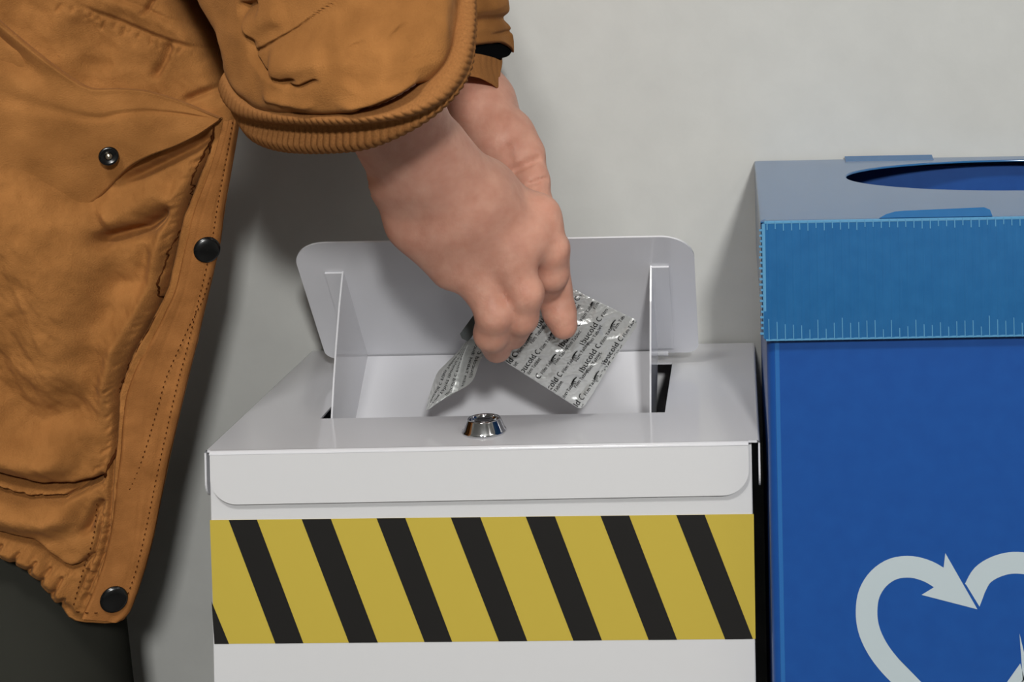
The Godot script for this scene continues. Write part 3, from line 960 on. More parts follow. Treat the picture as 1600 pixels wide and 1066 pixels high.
	f.append(Fold.new([Vector2(-.4206, .8223), Vector2(-.4154, .8166), Vector2(-.4128, .814)], 3 * px, 3.0 * mm))
	f.append(Fold.new([Vector2(-.466, .8466), Vector2(-.4554, .8388), Vector2(-.4441, .8298), Vector2(-.4373, .8182), Vector2(-.4311, .8065), Vector2(-.4261, .7951)], 13 * px, -3.5 * mm))
	for g in [[Vector2(-.4483, .8397), Vector2(-.4524, .8341), Vector2(-.4544, .8297)], [Vector2(-.4401, .8322), Vector2(-.4442, .8266), Vector2(-.4475, .8237)], [Vector2(-.4344, .8261), Vector2(-.4379, .8195), Vector2(-.442, .8139)], [Vector2(-.4287, .8191), Vector2(-.4316, .8116), Vector2(-.4371, .8046)], [Vector2(-.4271, .8056), Vector2(-.4313, .8), Vector2(-.4347, .7967)], [Vector2(-.4571, .8464), Vector2(-.4611, .8408), Vector2(-.4632, .8356)]]:
		f.append(Fold.new(g, 4 * px, 2.6 * mm))
	# placket: inner edge, two rows of stitching
	f.append(Fold.new([Vector2(-.3957, .9263), Vector2(-.3973, .9192), Vector2(-.4001, .8949), Vector2(-.4015, .8724), Vector2(-.404, .8469), Vector2(-.4084, .8259), Vector2(-.4151, .807), Vector2(-.4223, .7889)], 3 * px, 2.2 * mm))
	f.append(Fold.new([Vector2(-.4092, .8636), Vector2(-.4076, .8489), Vector2(-.4108, .835), Vector2(-.4153, .8195), Vector2(-.4234, .7966)], 2.6 * px, 1.6 * mm))
	# short puckers where the cloth is gathered along its seams
	var rng := RandomNumberGenerator.new()
	rng.seed = 8
	for run in [[[Vector2(-.3391, 1.0934), Vector2(-.345, 1.0743), Vector2(-.3584, 1.0398), Vector2(-.3689, .9932), Vector2(-.3818, .9655), Vector2(-.3939, .9393), Vector2(-.4, .899), Vector2(-.4061, .8754)], Vector2(-1.0, -0.55), 46], [[Vector2(-.4626, .854), Vector2(-.4443, .8421), Vector2(-.4295, .8242), Vector2(-.42, .8213)], Vector2(-0.35, -1.0), 16], [[Vector2(-.4162, 1.1794), Vector2(-.3626, 1.1523), Vector2(-.332, 1.1392)], Vector2(-0.25, -1.0), 20], [[Vector2(-.41, .8596), Vector2(-.4085, .8428), Vector2(-.4153, .8195), Vector2(-.4228, .7964)], Vector2(1.0, -0.3), 18], [[Vector2(-.4648, .8833), Vector2(-.4393, .8752), Vector2(-.4061, .8762)], Vector2(0.3, -1.0), 14]]:
		for q in smooth_path(run[0], run[2]):
			var d: Vector2 = run[1].rotated(rng.randf_range(-0.5, 0.5)) * rng.randf_range(10.0, 24.0) * px
			f.append(Fold.new([q + d * 0.1, q + d * 0.6, q + d], rng.randf_range(2.6, 4.5) * px, rng.randf_range(0.8, 2.0) * 0.001))
	return f

func line_at(pl: Array, t: float) -> Vector2:   # along a polyline by length
	var total := 0.0
	for k in pl.size() - 1: total += pl[k].distance_to(pl[k + 1])
	var want := clampf(t, 0.0, 1.0) * total
	for k in pl.size() - 1:
		var l: float = pl[k].distance_to(pl[k + 1])
		if want <= l or k == pl.size() - 2: return pl[k].lerp(pl[k + 1], want / l)
		want -= l
	return pl[0]

func table(pl: Array, n: int) -> Array:
	var out := []
	for k in n: out.append(line_at(pl, k / (n - 1.0)))
	return out

func jacket(t: Node3D) -> void:
	var folds := jacket_folds()
	var edge: Array = [Vector2(-.3059, 1.2687), Vector2(-.3117, 1.2187), Vector2(-.3165, 1.177), Vector2(-.321, 1.1353), Vector2(-.3249, 1.0999), Vector2(-.328, 1.0813), Vector2(-.3314, 1.0627), Vector2(-.3348, 1.0441), Vector2(-.3384, 1.0193), Vector2(-.343, .9988), Vector2(-.3483, .9764), Vector2(-.354, .952), Vector2(-.3596, .9297), Vector2(-.3653, .9055), Vector2(-.3709, .8813), Vector2(-.3758, .8571), Vector2(-.3808, .8329), Vector2(-.3859, .8131), Vector2(-.3909, .7974), Vector2(-.3954, .7859), Vector2(-.3989, .7817), Vector2(-.4024, .7805)]
	var hem: Array = [Vector2(-.6217, .8977), Vector2(-.5502, .8735), Vector2(-.5062, .857), Vector2(-.4787, .8453), Vector2(-.46, .8353), Vector2(-.4538, .8307), Vector2(-.4481, .8258), Vector2(-.4457, .8217), Vector2(-.4425, .8181), Vector2(-.4408, .812), Vector2(-.437, .8071), Vector2(-.4352, .8009), Vector2(-.4314, .796), Vector2(-.4283, .7895), Vector2(-.4251, .7867), Vector2(-.4191, .7842), Vector2(-.4091, .7814), Vector2(-.4024, .7805)]
	var top: Array = [Vector2(-.6072, 1.265), Vector2(-.3059, 1.2687)]
	var left: Array = [Vector2(-.6072, 1.265), Vector2(-.6217, .8977)]
	var nc := 310
	var nr := 420
	# columns: a quarter for the side of the body, the rest for the front in view
	var ts := []
	for c in nc:
		var u := c / (nc - 1.0)
		ts.append(u / 0.15 * 0.52 if u < 0.15 else 0.52 + (u - 0.15) / 0.85 * 0.48)
	var tr := []
	for r in nr: tr.append(pow(r / (nr - 1.0), 0.94))
	var ev := []
	var lv := []
	for r in nr:
		ev.append(line_at(edge, tr[r])); lv.append(line_at(left, tr[r]))
	var hv := []
	var tv := []
	for c in nc:
		hv.append(line_at(hem, ts[c])); tv.append(line_at(top, ts[c]))
	var noise := FastNoiseLite.new()
	noise.seed = 21
	noise.frequency = 14.0
	noise.fractal_octaves = 3
	var rows := []
	for r in nr:
		var v: float = tr[r]
		var row := []
		for c in nc:
			var u: float = ts[c]
			var q: Vector2 = tv[c] * (1.0 - v) + hv[c] * v + lv[r] * (1.0 - u) + ev[r] * u - (tv[0] * (1.0 - u) * (1.0 - v) + tv[nc - 1] * u * (1.0 - v) + hv[0] * (1.0 - u) * v + hv[nc - 1] * u * v)
			var z := jacket_z(q)
			if q.x > -0.52:
				z -= folds_at(folds, q)
				z += (0.0030 * noise.get_noise_2d(q.x * 1.6, q.y) + 0.0016 * noise.get_noise_2d(q.x * 5.0 + q.y * 2.0, q.y * 3.0)) * clampf((ev[r].x - q.x) * 30.0, 0.1, 1.0)
			# the cloth turns over at its edges
			var e := minf(ev[r].x - q.x, (q.y - hv[c].y))
			z -= 0.0035 * (1.0 - smoothstep(0.0, 0.006, maxf(e, 0.0)))
			row.append(Vector3(q.x, q.y, z))
		rows.append(row)
	# the inner face, joined to the outer one round the edge
	var b := Buf.new()
	var n_front := rows.size()
	for r in range(n_front - 1, -1, -1):
		var row := []
		for c in nc:
			var p: Vector3 = rows[r][c]
			row.append(Vector3(p.x - 0.0015, p.y + 0.001, minf(p.z, jacket_z(Vector2(p.x, p.y)) + 0.002) - 0.004))
		rows.append(row)
	b.grid(rows)
	var side_rows := []
	var rim := []
	var rim2 := []
	for r in n_front:
		rim.append(rows[r][nc - 1]); rim2.append(rows[rows.size() - 1 - r][nc - 1])
	b.grid([rim, rim2])
	# the rest of the jacket round the body
	side_rows = []
	for k in 24:
		var y := lerpf(0.885, 1.62, k / 23.0)
		var row := []
		var sw := 1.0 + 0.06 * sin(k * 0.9) * (1.0 - k / 23.0) - 0.12 * (1.0 - smoothstep(0.0, 3.0, float(k)))
		for m in 48:
			var a := TAU * m / 48.0
			row.append(Vector3(-0.66 + 0.205 * sw * cos(a), y, -1.04 + 0.135 * sw * sin(a)))
		side_rows.append(row)
	b.grid(side_rows, true)
	var j := obj("jacket", b, M.tan_cotton, t)
	tag(j, "open tan cotton jacket with black snaps")
	# pocket flap
	flap(j, folds)
	# placket face: a flat strip laid along the front edge
	placket(j, folds)
	# snaps
	var snaps: Array = [Vector2(-.3921, 1.0823), Vector2(-.3446, 1.0162), Vector2(-.4018, .7982)]
	for k in 3: snap(j, snaps[k], k == 0)
	stitches(j, folds)
	right_sleeve(j)
	left_sleeve(j)

func cloth_z(q: Vector2, folds: Array) -> float:
	return jacket_z(q) - folds_at(folds, q)

func flap(j: Node3D, folds: Array) -> void:
	var up := smooth_path([Vector2(-.3335, 1.1014), Vector2(-.3402, 1.1052), Vector2(-.3478, 1.1098), Vector2(-.3554, 1.1141), Vector2(-.365, 1.1184), Vector2(-.3745, 1.1218), Vector2(-.3881, 1.1239), Vector2(-.3998, 1.1244), Vector2(-.408, 1.1287), Vector2(-.4189, 1.1389), Vector2(-.4295, 1.1502), Vector2(-.4395, 1.1613), Vector2(-.4487, 1.1719), Vector2(-.4667, 1.1935), Vector2(-.4931, 1.2246)], 90)
	var low := smooth_path([Vector2(-.3332, 1.1005), Vector2(-.3383, 1.0967), Vector2(-.3441, 1.0925), Vector2(-.3513, 1.0885), Vector2(-.358, 1.0853), Vector2(-.3654, 1.0826), Vector2(-.3724, 1.0799), Vector2(-.3829, 1.0742), Vector2(-.3933, 1.0653), Vector2(-.4037, 1.0541), Vector2(-.4174, 1.0434), Vector2(-.434, 1.0355), Vector2(-.4535, 1.0281), Vector2(-.4725, 1.0263), Vector2(-.5002, 1.0256)], 90)
	var b := Buf.new()
	var rows := []
	var n := 36
	for c in 90:
		var a := c / 89.0
		var row := []
		for r in n:
			var v := r / (n - 1.0)
			var q: Vector2 = up[c].lerp(low[c], v)
			var lift := lerpf(0.0075, lerpf(0.0110, -0.004, smoothstep(0.24, 0.42, a)), v)
			lift += 0.004 * sin(PI * v) * sin(PI * minf(a * 1.5, 1.0))
			lift += 0.0035 * exp(-pow(v / 0.05, 2.0)) * (0.4 + 0.6 * smoothstep(0.35, 0.6, a)) - 0.0022 * exp(-pow((v - 0.30 - 0.1 * a) / 0.03, 2.0)) * smoothstep(0.0, 0.1, a)
			lift -= 0.009 * exp(-pow((v - 0.15) / 0.07, 2.0)) * smoothstep(0.45, 0.7, a)
			row.append(Vector3(q.x, q.y, jacket_z(q) + lift))
		rows.append(row)
	var faces := []
	for row in rows:
		var full: Array = row.duplicate()
		for r in range(n - 1, -1, -1): full.append(row[r] + Vector3(-0.0004, 0, -0.0085 if r > 0 else -0.006))
		faces.append(full)
	b.grid(faces, true)
	obj("pocket_flap", b, M.tan_cotton, j)

func placket(j: Node3D, folds: Array) -> void:
	var outer := smooth_path([Vector2(-.3249, 1.0999), Vector2(-.328, 1.0813), Vector2(-.3314, 1.0627), Vector2(-.3348, 1.0441), Vector2(-.3384, 1.0193), Vector2(-.343, .9988), Vector2(-.3483, .9764), Vector2(-.354, .952), Vector2(-.3596, .9297), Vector2(-.3653, .9055), Vector2(-.3709, .8813), Vector2(-.3758, .8571), Vector2(-.3808, .8329), Vector2(-.3859, .8131), Vector2(-.3909, .7974), Vector2(-.3954, .7859), Vector2(-.4003, .782)], 240)
	var inner := smooth_path([Vector2(-.3339, 1.0985), Vector2(-.3384, 1.08), Vector2(-.3443, 1.0617), Vector2(-.3504, 1.0456), Vector2(-.354, 1.0335), Vector2(-.3581, 1.0152), Vector2(-.3633, .9921), Vector2(-.3697, .9771), Vector2(-.376, .9639), Vector2(-.3833, .95), Vector2(-.3885, .9376), Vector2(-.3923, .9246), Vector2(-.3946, .9072), Vector2(-.3962, .8892), Vector2(-.3988, .8719), Vector2(-.402, .8465), Vector2(-.4064, .8254), Vector2(-.4127, .8065), Vector2(-.42, .7892)], 240)
	var b := Buf.new()
	var noise := FastNoiseLite.new()
	noise.seed = 4
	noise.frequency = 60.0
	var rows := []
	for k in 240:
		var o: Vector2 = outer[k]
		var i: Vector2 = inner[k]
		var row := []
		for m in 26:
			var u := m / 25.0
			var q: Vector2 = o.lerp(i, u)
			var pucker := 0.0006 * noise.get_noise_2d(q.y, u * 0.002) * exp(-pow((u - 0.22) / 0.14, 2.0))
			var row_line := -0.0007 * exp(-pow((u - 0.22) / 0.03, 2.0)) - 0.0006 * exp(-pow((u - 0.5 - 0.2 * sin(k * 0.02)) / 0.03, 2.0))
			row.append(Vector3(q.x, q.y, jacket_z(q) + 0.0024 * smoothstep(0.0, 0.06, u) * smoothstep(0.0, 0.08, 1.0 - u) + pucker + row_line - 0.0002 + 0.0025 * sin(k * 0.045) * u * (1.0 - u) * 2.0))
		for m in range(25, -1, -1): row.append(row[m] - Vector3(0, 0, 0.003))
		rows.append(row)
	b.grid(rows, true)
	obj("placket", b, M.tan_placket, j)

func snap(j: Node3D, q: Vector2, with_stud: bool) -> void:
	var o := Vector3(q.x, q.y, jacket_z(q) + (0.0125 if with_stud else 0.0022))
	var up := Vector3(0.44, -0.04, 0.89).normalized()
	var b := Buf.new()
	b.lathe([Vector2(0.0001, -0.001), Vector2(0.0080, -0.001), Vector2(0.0084, 0.0006), Vector2(0.0082, 0.0014), Vector2(0.0066, 0.0023), Vector2(0.0035, 0.0026), Vector2(0.0001, 0.0027)] if not with_stud else [Vector2(0.0001, -0.001), Vector2(0.0056, -0.001), Vector2(0.0060, 0.0006), Vector2(0.0056, 0.0016), Vector2(0.0044, 0.0016), Vector2(0.0032, 0.0009), Vector2(0.0001, 0.0009)], o, up, 32)
	var s := obj("snap_button", b, M.snap_black, j)
	if with_stud:
		b = Buf.new()
		b.lathe([Vector2(0.0001, 0.0005), Vector2(0.0020, 0.0005), Vector2(0.0021, 0.0022), Vector2(0.0015, 0.0029), Vector2(0.0001, 0.0031)], o, up, 24)
		obj("snap_stud", b, M.snap_stud, j)

func stitches(j: Node3D, folds: Array) -> void:
	var b := Buf.new()
	var runs := [
		[[Vector2(-.3275, 1.098), Vector2(-.3309, 1.0794), Vector2(-.3343, 1.0617), Vector2(-.3377, 1.0435), Vector2(-.3417, 1.0196), Vector2(-.3466, .9976), Vector2(-.3519, .9756), Vector2(-.3575, .9521), Vector2(-.3635, .9295), Vector2(-.3691, .9053), Vector2(-.3744, .8811), Vector2(-.3793, .8578), Vector2(-.3842, .8345), Vector2(-.3889, .8154), Vector2(-.3935, .8014), Vector2(-.3972, .7926)], 0.0016],
		[[Vector2(-.343, .998), Vector2(-.3481, .9826), Vector2(-.3549, .9689), Vector2(-.3624, .9519), Vector2(-.3692, .9354), Vector2(-.3747, .9154), Vector2(-.381, .8936), Vector2(-.3863, .8779), Vector2(-.3915, .866)], 0.0018],
		[[Vector2(-.4082, .8618), Vector2(-.4097, .8472), Vector2(-.4121, .8353), Vector2(-.4159, .8237), Vector2(-.4227, .7985)], 0.0022],
		[[Vector2(-.4215, .7949), Vector2(-.4155, .7927), Vector2(-.4088, .7911)], 0.0016]]
	for run in runs:
		var length := 0.0
		for k in run[0].size() - 1: length += run[0][k].distance_to(run[0][k + 1])
		var n := int(length / 0.0034)
		var p := smooth_path(run[0], n * 3)
		for k in n:
			var q0: Vector2 = p[k * 3]
			var q1: Vector2 = p[k * 3 + 1]
			var lift: float = run[1] + 0.0016
			b.tube([Vector3(q0.x, q0.y, jacket_z(q0) + lift - 0.0004), Vector3((q0.x + q1.x) / 2, (q0.y + q1.y) / 2, jacket_z((q0 + q1) / 2) + lift), Vector3(q1.x, q1.y, jacket_z(q1) + lift - 0.0004)], [0.0003, 0.0004, 0.0003], 5)
	# the gathered seam beside the placket, sewn with a thick uneven thread
	var rng := RandomNumberGenerator.new()
	rng.seed = 17
	var runs2 := [[Vector2(-.3383, 1.0955), Vector2(-.3411, 1.0857), Vector2(-.3442, 1.0759), Vector2(-.3522, 1.0562), Vector2(-.358, 1.0406), Vector2(-.3628, 1.0199), Vector2(-.3689, .9932), Vector2(-.3756, .9779), Vector2(-.3818, .9655), Vector2(-.3891, .9517), Vector2(-.3939, .9393), Vector2(-.3974, .9266), Vector2(-.399, .9079), Vector2(-.4006, .89), Vector2(-.4054, .8761)], [Vector2(-.3406, 1.089), Vector2(-.3475, 1.0728), Vector2(-.3537, 1.0543), Vector2(-.3584, 1.0369), Vector2(-.3664, 1.0149), Vector2(-.3711, .9981), Vector2(-.3745, .9786), Vector2(-.3801, .9661), Vector2(-.3863, .9538)]]
	for k2 in 2:
		var n: int = [170, 90][k2]
		var seam := smooth_path(runs2[k2], n)
		var pts := []
		var rad := []
		for k in n:
			var q: Vector2 = seam[k] + Vector2(rng.randf_range(-0.0004, 0.0004), 0)
			pts.append(Vector3(q.x, q.y, cloth_z(q, folds) + 0.0010))
			rad.append(rng.randf_range(0.0005, 0.0014) * (0.5 if k % 11 < 3 else 1.0) * (1.0 if k2 == 0 else 0.6))
		b.tube(pts, rad, 6)
	tag(obj("stitching", b, M.thread, j), "brown stitching along the placket", "", "", "stuff")

func loft(b: Buf, rings: Array, n_near: int, n_back: int, n_rows: int, bumps: Callable) -> void:
	var cols := []
	for ring in rings:
		var near := smooth_path(ring, n_near)
		var full := near.duplicate()
		var a: Vector3 = near[0]
		var d: Vector3 = near[n_near - 1]
		for k in range(1, n_back):
			var u := k / float(n_back)
			var m: Vector3 = near[int(round((1.0 - u) * (n_near - 1)))]
			var chord: Vector3 = d.lerp(a, u)
			var other: Vector3 = a.lerp(d, 1.0 - u)
			full.append(chord + (other - m) * Vector3(1, 0.8, 1))
		cols.append(full)
	var w: int = cols[0].size()
	var rows := []
	for r in n_rows:
		var at := r / (n_rows - 1.0) * (rings.size() - 1)
		var k := mini(int(at), rings.size() - 2)
		var row := []
		var mid := Vector3.ZERO
		for c in w:
			var p: Vector3 = cols[k][c].cubic_interpolate(cols[k + 1][c], cols[maxi(k - 1, 0)][c], cols[mini(k + 2, rings.size() - 1)][c], at - k)
			row.append(p)
			mid += p
		mid /= w
		for c in w:
			var out: Vector3 = (row[c] - mid).normalized()
			row[c] += out * bumps.call(row[c], c / float(n_near - 1), r / (n_rows - 1.0), c < n_near)
		rows.append(row)
	b.grid(rows, true)

func right_sleeve(j: Node3D) -> void:
	var px := 0.00035
	var mm := 0.0014
	var folds := []
	folds.append(Fold.new([Vector2(-.2655, 1.1617), Vector2(-.263, 1.1499), Vector2(-.2538, 1.1421), Vector2(-.2398, 1.1374), Vector2(-.2297, 1.1396)], 5 * px, 4.5 * mm))
	folds.append(Fold.new([Vector2(-.2399, 1.1344), Vector2(-.2278, 1.1349), Vector2(-.2157, 1.14)], 4 * px, 3.0 * mm))
	folds.append(Fold.new([Vector2(-.2035, 1.1846), Vector2(-.217, 1.1755), Vector2(-.2323, 1.1654), Vector2(-.2549, 1.1545), Vector2(-.2677, 1.1497)], 2.6 * px, 2.0 * mm))
	folds.append(Fold.new([Vector2(-.2756, 1.1746), Vector2(-.2672, 1.1758), Vector2(-.2572, 1.1783)], 9 * px, 5.0 * mm))
	folds.append(Fold.new([Vector2(-.2674, 1.1651), Vector2(-.2573, 1.1716), Vector2(-.2404, 1.178)], 24 * px, -5.0 * mm))
	folds.append(Fold.new([Vector2(-.251, 1.1464), Vector2(-.2343, 1.1484), Vector2(-.2108, 1.1523)], 22 * px, -4.0 * mm))
	folds.append(Fold.new([Vector2(-.1979, 1.123), Vector2(-.1845, 1.1257), Vector2(-.171, 1.1308), Vector2(-.1608, 1.137)], 7 * px, 3.5 * mm))
	folds.append(Fold.new([Vector2(-.2079, 1.1251), Vector2(-.1911, 1.1285), Vector2(-.1743, 1.1352), Vector2(-.1624, 1.1431)], 8 * px, -3.0 * mm))
	folds.append(Fold.new([Vector2(-.171, 1.1275), Vector2(-.1659, 1.1321), Vector2(-.1589, 1.135)], 5 * px, 4.0 * mm))
	folds.append(Fold.new([Vector2(-.1972, 1.1604), Vector2(-.1908, 1.1469), Vector2(-.1977, 1.1337)], 20 * px, 3.0 * mm))
	folds.append(Fold.new([Vector2(-.177, 1.1668), Vector2(-.1672, 1.1565), Vector2(-.164, 1.1448)], 20 * px, 2.5 * mm))
	folds.append(Fold.new([Vector2(-.2547, 1.1314), Vector2(-.238, 1.1277), Vector2(-.2179, 1.1263)], 8 * px, -2.0 * mm))
	var seam: Array = [Vector3(-.289, 1.1413, -.885), Vector3(-.2812, 1.1325, -.8724), Vector3(-.2705, 1.1263, -.8606), Vector3(-.2593, 1.1225, -.8501), Vector3(-.2387, 1.121, -.8337), Vector3(-.2146, 1.1211, -.8184), Vector3(-.1958, 1.1228, -.8112), Vector3(-.1823, 1.1253, -.8101), Vector3(-.1682, 1.1326, -.8145), Vector3(-.1581, 1.141, -.8234), Vector3(-.153, 1.1504, -.8335), Vector3(-.1514, 1.1623, -.8468), Vector3(-.1535, 1.1784, -.866), Vector3(-.1587, 1.1939, -.885)]
	var noise := FastNoiseLite.new()
	noise.seed = 31
	noise.frequency = 22.0
	noise.fractal_octaves = 3
	var b := Buf.new()
	loft(b, [seam,
		[Vector3(-.2904, 1.1472, -.884), Vector3(-.2813, 1.1367, -.8685), Vector3(-.2669, 1.1293, -.8528), Vector3(-.2454, 1.1255, -.8339), Vector3(-.2128, 1.1244, -.8116), Vector3(-.1858, 1.1276, -.804), Vector3(-.1686, 1.1361, -.8088), Vector3(-.1552, 1.1487, -.8234), Vector3(-.1514, 1.1636, -.841), Vector3(-.1534, 1.1786, -.8596), Vector3(-.1596, 1.1975, -.884)],
		[Vector3(-.294, 1.1586, -.888), Vector3(-.2849, 1.1493, -.8728), Vector3(-.264, 1.142, -.8507), Vector3(-.2405, 1.1381, -.8293), Vector3(-.2116, 1.1375, -.8092), Vector3(-.1867, 1.1415, -.802), Vector3(-.1682, 1.15, -.8084), Vector3(-.1548, 1.1627, -.8261), Vector3(-.1517, 1.1763, -.8439), Vector3(-.1539, 1.1908, -.8636), Vector3(-.1604, 1.2084, -.888)],
		[Vector3(-.3026, 1.1715, -.897), Vector3(-.2902, 1.1632, -.8809), Vector3(-.2653, 1.1577, -.8558), Vector3(-.2373, 1.1552, -.8311), Vector3(-.2108, 1.1557, -.8141), Vector3(-.188, 1.1589, -.8091), Vector3(-.1697, 1.1668, -.8171), Vector3(-.1559, 1.18, -.8374), Vector3(-.1531, 1.1934, -.8557), Vector3(-.1555, 1.2086, -.8766), Vector3(-.1614, 1.2231, -.897)],
		[Vector3(-.3214, 1.1951, -.912), Vector3(-.3066, 1.1877, -.8966), Vector3(-.2759, 1.1806, -.8686), Vector3(-.2439, 1.1779, -.8438), Vector3(-.2142, 1.1779, -.8285), Vector3(-.1917, 1.1816, -.8266), Vector3(-.1732, 1.1912, -.8362), Vector3(-.1583, 1.2053, -.8564), Vector3(-.1561, 1.2196, -.8731), Vector3(-.1586, 1.2361, -.8926), Vector3(-.1655, 1.2518, -.912)],
		[Vector3(-.3681, 1.2567, -.935), Vector3(-.3488, 1.248, -.9191), Vector3(-.311, 1.2388, -.8909), Vector3(-.2706, 1.2336, -.8663), Vector3(-.2358, 1.2344, -.8553), Vector3(-.2102, 1.2392, -.8582), Vector3(-.1915, 1.25, -.8698), Vector3(-.1788, 1.267, -.8873), Vector3(-.1766, 1.2847, -.9035), Vector3(-.18, 1.3012, -.9186), Vector3(-.1875, 1.3183, -.935)],
		[Vector3(-.457, 1.3833, -.95), Vector3(-.433, 1.368, -.9312), Vector3(-.3855, 1.3507, -.8998), Vector3(-.3449, 1.3414, -.8802), Vector3(-.3143, 1.3419, -.875), Vector3(-.2911, 1.3495, -.8809), Vector3(-.2764, 1.3621, -.8923), Vector3(-.2694, 1.3792, -.9062), Vector3(-.2711, 1.3968, -.9194), Vector3(-.277, 1.4151, -.9339), Vector3(-.2873, 1.4345, -.95)]],
		190, 70, 190,
		func(p: Vector3, u: float, v: float, near: bool) -> float:
			var s := 0.0016 * noise.get_noise_3dv(p)
			if near: s -= folds_at(folds, Vector2(p.x, p.y))
			return s)
	var sl := obj("sleeve", b, M.tan_cotton, j)
	# the knitted cuff: a rolled rib and a flat rib band below it
	b = Buf.new()
	loft(b, [
		[Vector3(-.2869, 1.1399, -.885), Vector3(-.2802, 1.1326, -.8749), Vector3(-.2697, 1.127, -.8638), Vector3(-.26, 1.1238, -.8549), Vector3(-.2402, 1.1222, -.8392), Vector3(-.2159, 1.1223, -.8237), Vector3(-.197, 1.124, -.8163), Vector3(-.1834, 1.1268, -.8151), Vector3(-.1707, 1.1336, -.8187), Vector3(-.1613, 1.1419, -.8263), Vector3(-.1556, 1.152, -.8368), Vector3(-.1535, 1.163, -.8488), Vector3(-.1557, 1.1784, -.8665), Vector3(-.1609, 1.1939, -.885)],
		[Vector3(-.2906, 1.1371, -.884), Vector3(-.2841, 1.13, -.8736), Vector3(-.2733, 1.1238, -.8615), Vector3(-.2597, 1.1202, -.8489), Vector3(-.238, 1.1188, -.8313), Vector3(-.2126, 1.1194, -.8146), Vector3(-.1914, 1.1209, -.8062), Vector3(-.1773, 1.123, -.8051), Vector3(-.1635, 1.1283, -.8091), Vector3(-.1537, 1.1377, -.8179), Vector3(-.1482, 1.1482, -.8292), Vector3(-.1465, 1.1617, -.8445), Vector3(-.149, 1.1784, -.8647), Vector3(-.1542, 1.1938, -.884)],
		[Vector3(-.2935, 1.1303, -.888), Vector3(-.2877, 1.1238, -.8788), Vector3(-.2774, 1.118, -.8675), Vector3(-.262, 1.1156, -.8539), Vector3(-.2394, 1.115, -.8358), Vector3(-.2106, 1.1158, -.8169), Vector3(-.1869, 1.1177, -.808), Vector3(-.1686, 1.121, -.8078), Vector3(-.1563, 1.1262, -.8126), Vector3(-.1482, 1.1338, -.82), Vector3(-.1432, 1.1453, -.8314), Vector3(-.142, 1.1607, -.8483), Vector3(-.1444, 1.1782, -.869), Vector3(-.1502, 1.1937, -.888)],
		[Vector3(-.2922, 1.1245, -.896), Vector3(-.2859, 1.1186, -.8876), Vector3(-.2776, 1.1143, -.8791), Vector3(-.2651, 1.1123, -.8686), Vector3(-.2432, 1.112, -.8514), Vector3(-.2139, 1.1132, -.8323), Vector3(-.1892, 1.1152, -.8224), Vector3(-.1715, 1.1183, -.8213), Vector3(-.1581, 1.1237, -.8253), Vector3(-.149, 1.1317, -.8322), Vector3(-.1431, 1.1431, -.8428), Vector3(-.1427, 1.1588, -.8584), Vector3(-.1452, 1.1765, -.878), Vector3(-.1508, 1.1922, -.896)],
		[Vector3(-.2921, 1.1212, -.9), Vector3(-.2854, 1.114, -.8903), Vector3(-.2753, 1.1064, -.8785), Vector3(-.2619, 1.1029, -.8668), Vector3(-.242, 1.1015, -.8516), Vector3(-.2146, 1.1025, -.8342), Vector3(-.192, 1.1052, -.825), Vector3(-.172, 1.1121, -.8233), Vector3(-.1586, 1.1201, -.8277), Vector3(-.149, 1.1294, -.8356), Vector3(-.1432, 1.1414, -.8469), Vector3(-.1431, 1.1572, -.8627), Vector3(-.1456, 1.1749, -.8821), Vector3(-.1512, 1.1906, -.9)],
		[Vector3(-.2896, 1.1123, -.908), Vector3(-.2845, 1.107, -.9009), Vector3(-.2747, 1.1, -.8899), Vector3(-.2612, 1.0965, -.8784), Vector3(-.2439, 1.0957, -.8652), Vector3(-.2184, 1.0973, -.8486), Vector3(-.1966, 1.1006, -.8386), Vector3(-.1765, 1.1085, -.835), Vector3(-.1613, 1.1177, -.8384), Vector3(-.1515, 1.1272, -.8456), Vector3(-.1451, 1.1394, -.8564), Vector3(-.1449, 1.1553, -.8715), Vector3(-.1474, 1.1733, -.8905), Vector3(-.1529, 1.1891, -.908)],
		[Vector3(-.2891, 1.112, -.918), Vector3(-.2823, 1.1067, -.9104), Vector3(-.2739, 1.1015, -.902), Vector3(-.2624, 1.0984, -.8925), Vector3(-.2468, 1.0973, -.881), Vector3(-.2227, 1.0988, -.8656), Vector3(-.202, 1.102, -.8561), Vector3(-.1829, 1.1098, -.852), Vector3(-.1679, 1.119, -.8544), Vector3(-.1577, 1.1281, -.8606), Vector3(-.1513, 1.1399, -.8701), Vector3(-.1505, 1.1548, -.8832), Vector3(-.1528, 1.173, -.9012), Vector3(-.1583, 1.189, -.918)],
		[Vector3(-.2774, 1.1242, -.905), Vector3(-.2709, 1.1188, -.8978), Vector3(-.263, 1.115, -.8907), Vector3(-.2527, 1.112, -.8824), Vector3(-.2393, 1.1107, -.8729), Vector3(-.2215, 1.1115, -.8619), Vector3(-.2026, 1.1149, -.8533), Vector3(-.1843, 1.1218, -.85), Vector3(-.1708, 1.1304, -.8528), Vector3(-.1614, 1.1395, -.8593), Vector3(-.1563, 1.1487, -.867), Vector3(-.1551, 1.1602, -.8771), Vector3(-.1572, 1.1749, -.8911), Vector3(-.1624, 1.1886, -.905)]],
		760, 150, 44,
		func(p: Vector3, u: float, v: float, near: bool) -> float:
			return (0.0007 if v < 0.45 else 0.0013) * (absf(sin(u * 185.0)) - 0.5) * (1.0 if v < 0.9 else 0.3))
	tag(obj("rib_cuff", b, M.rib_knit, j), "ribbed knit cuff of the near sleeve")

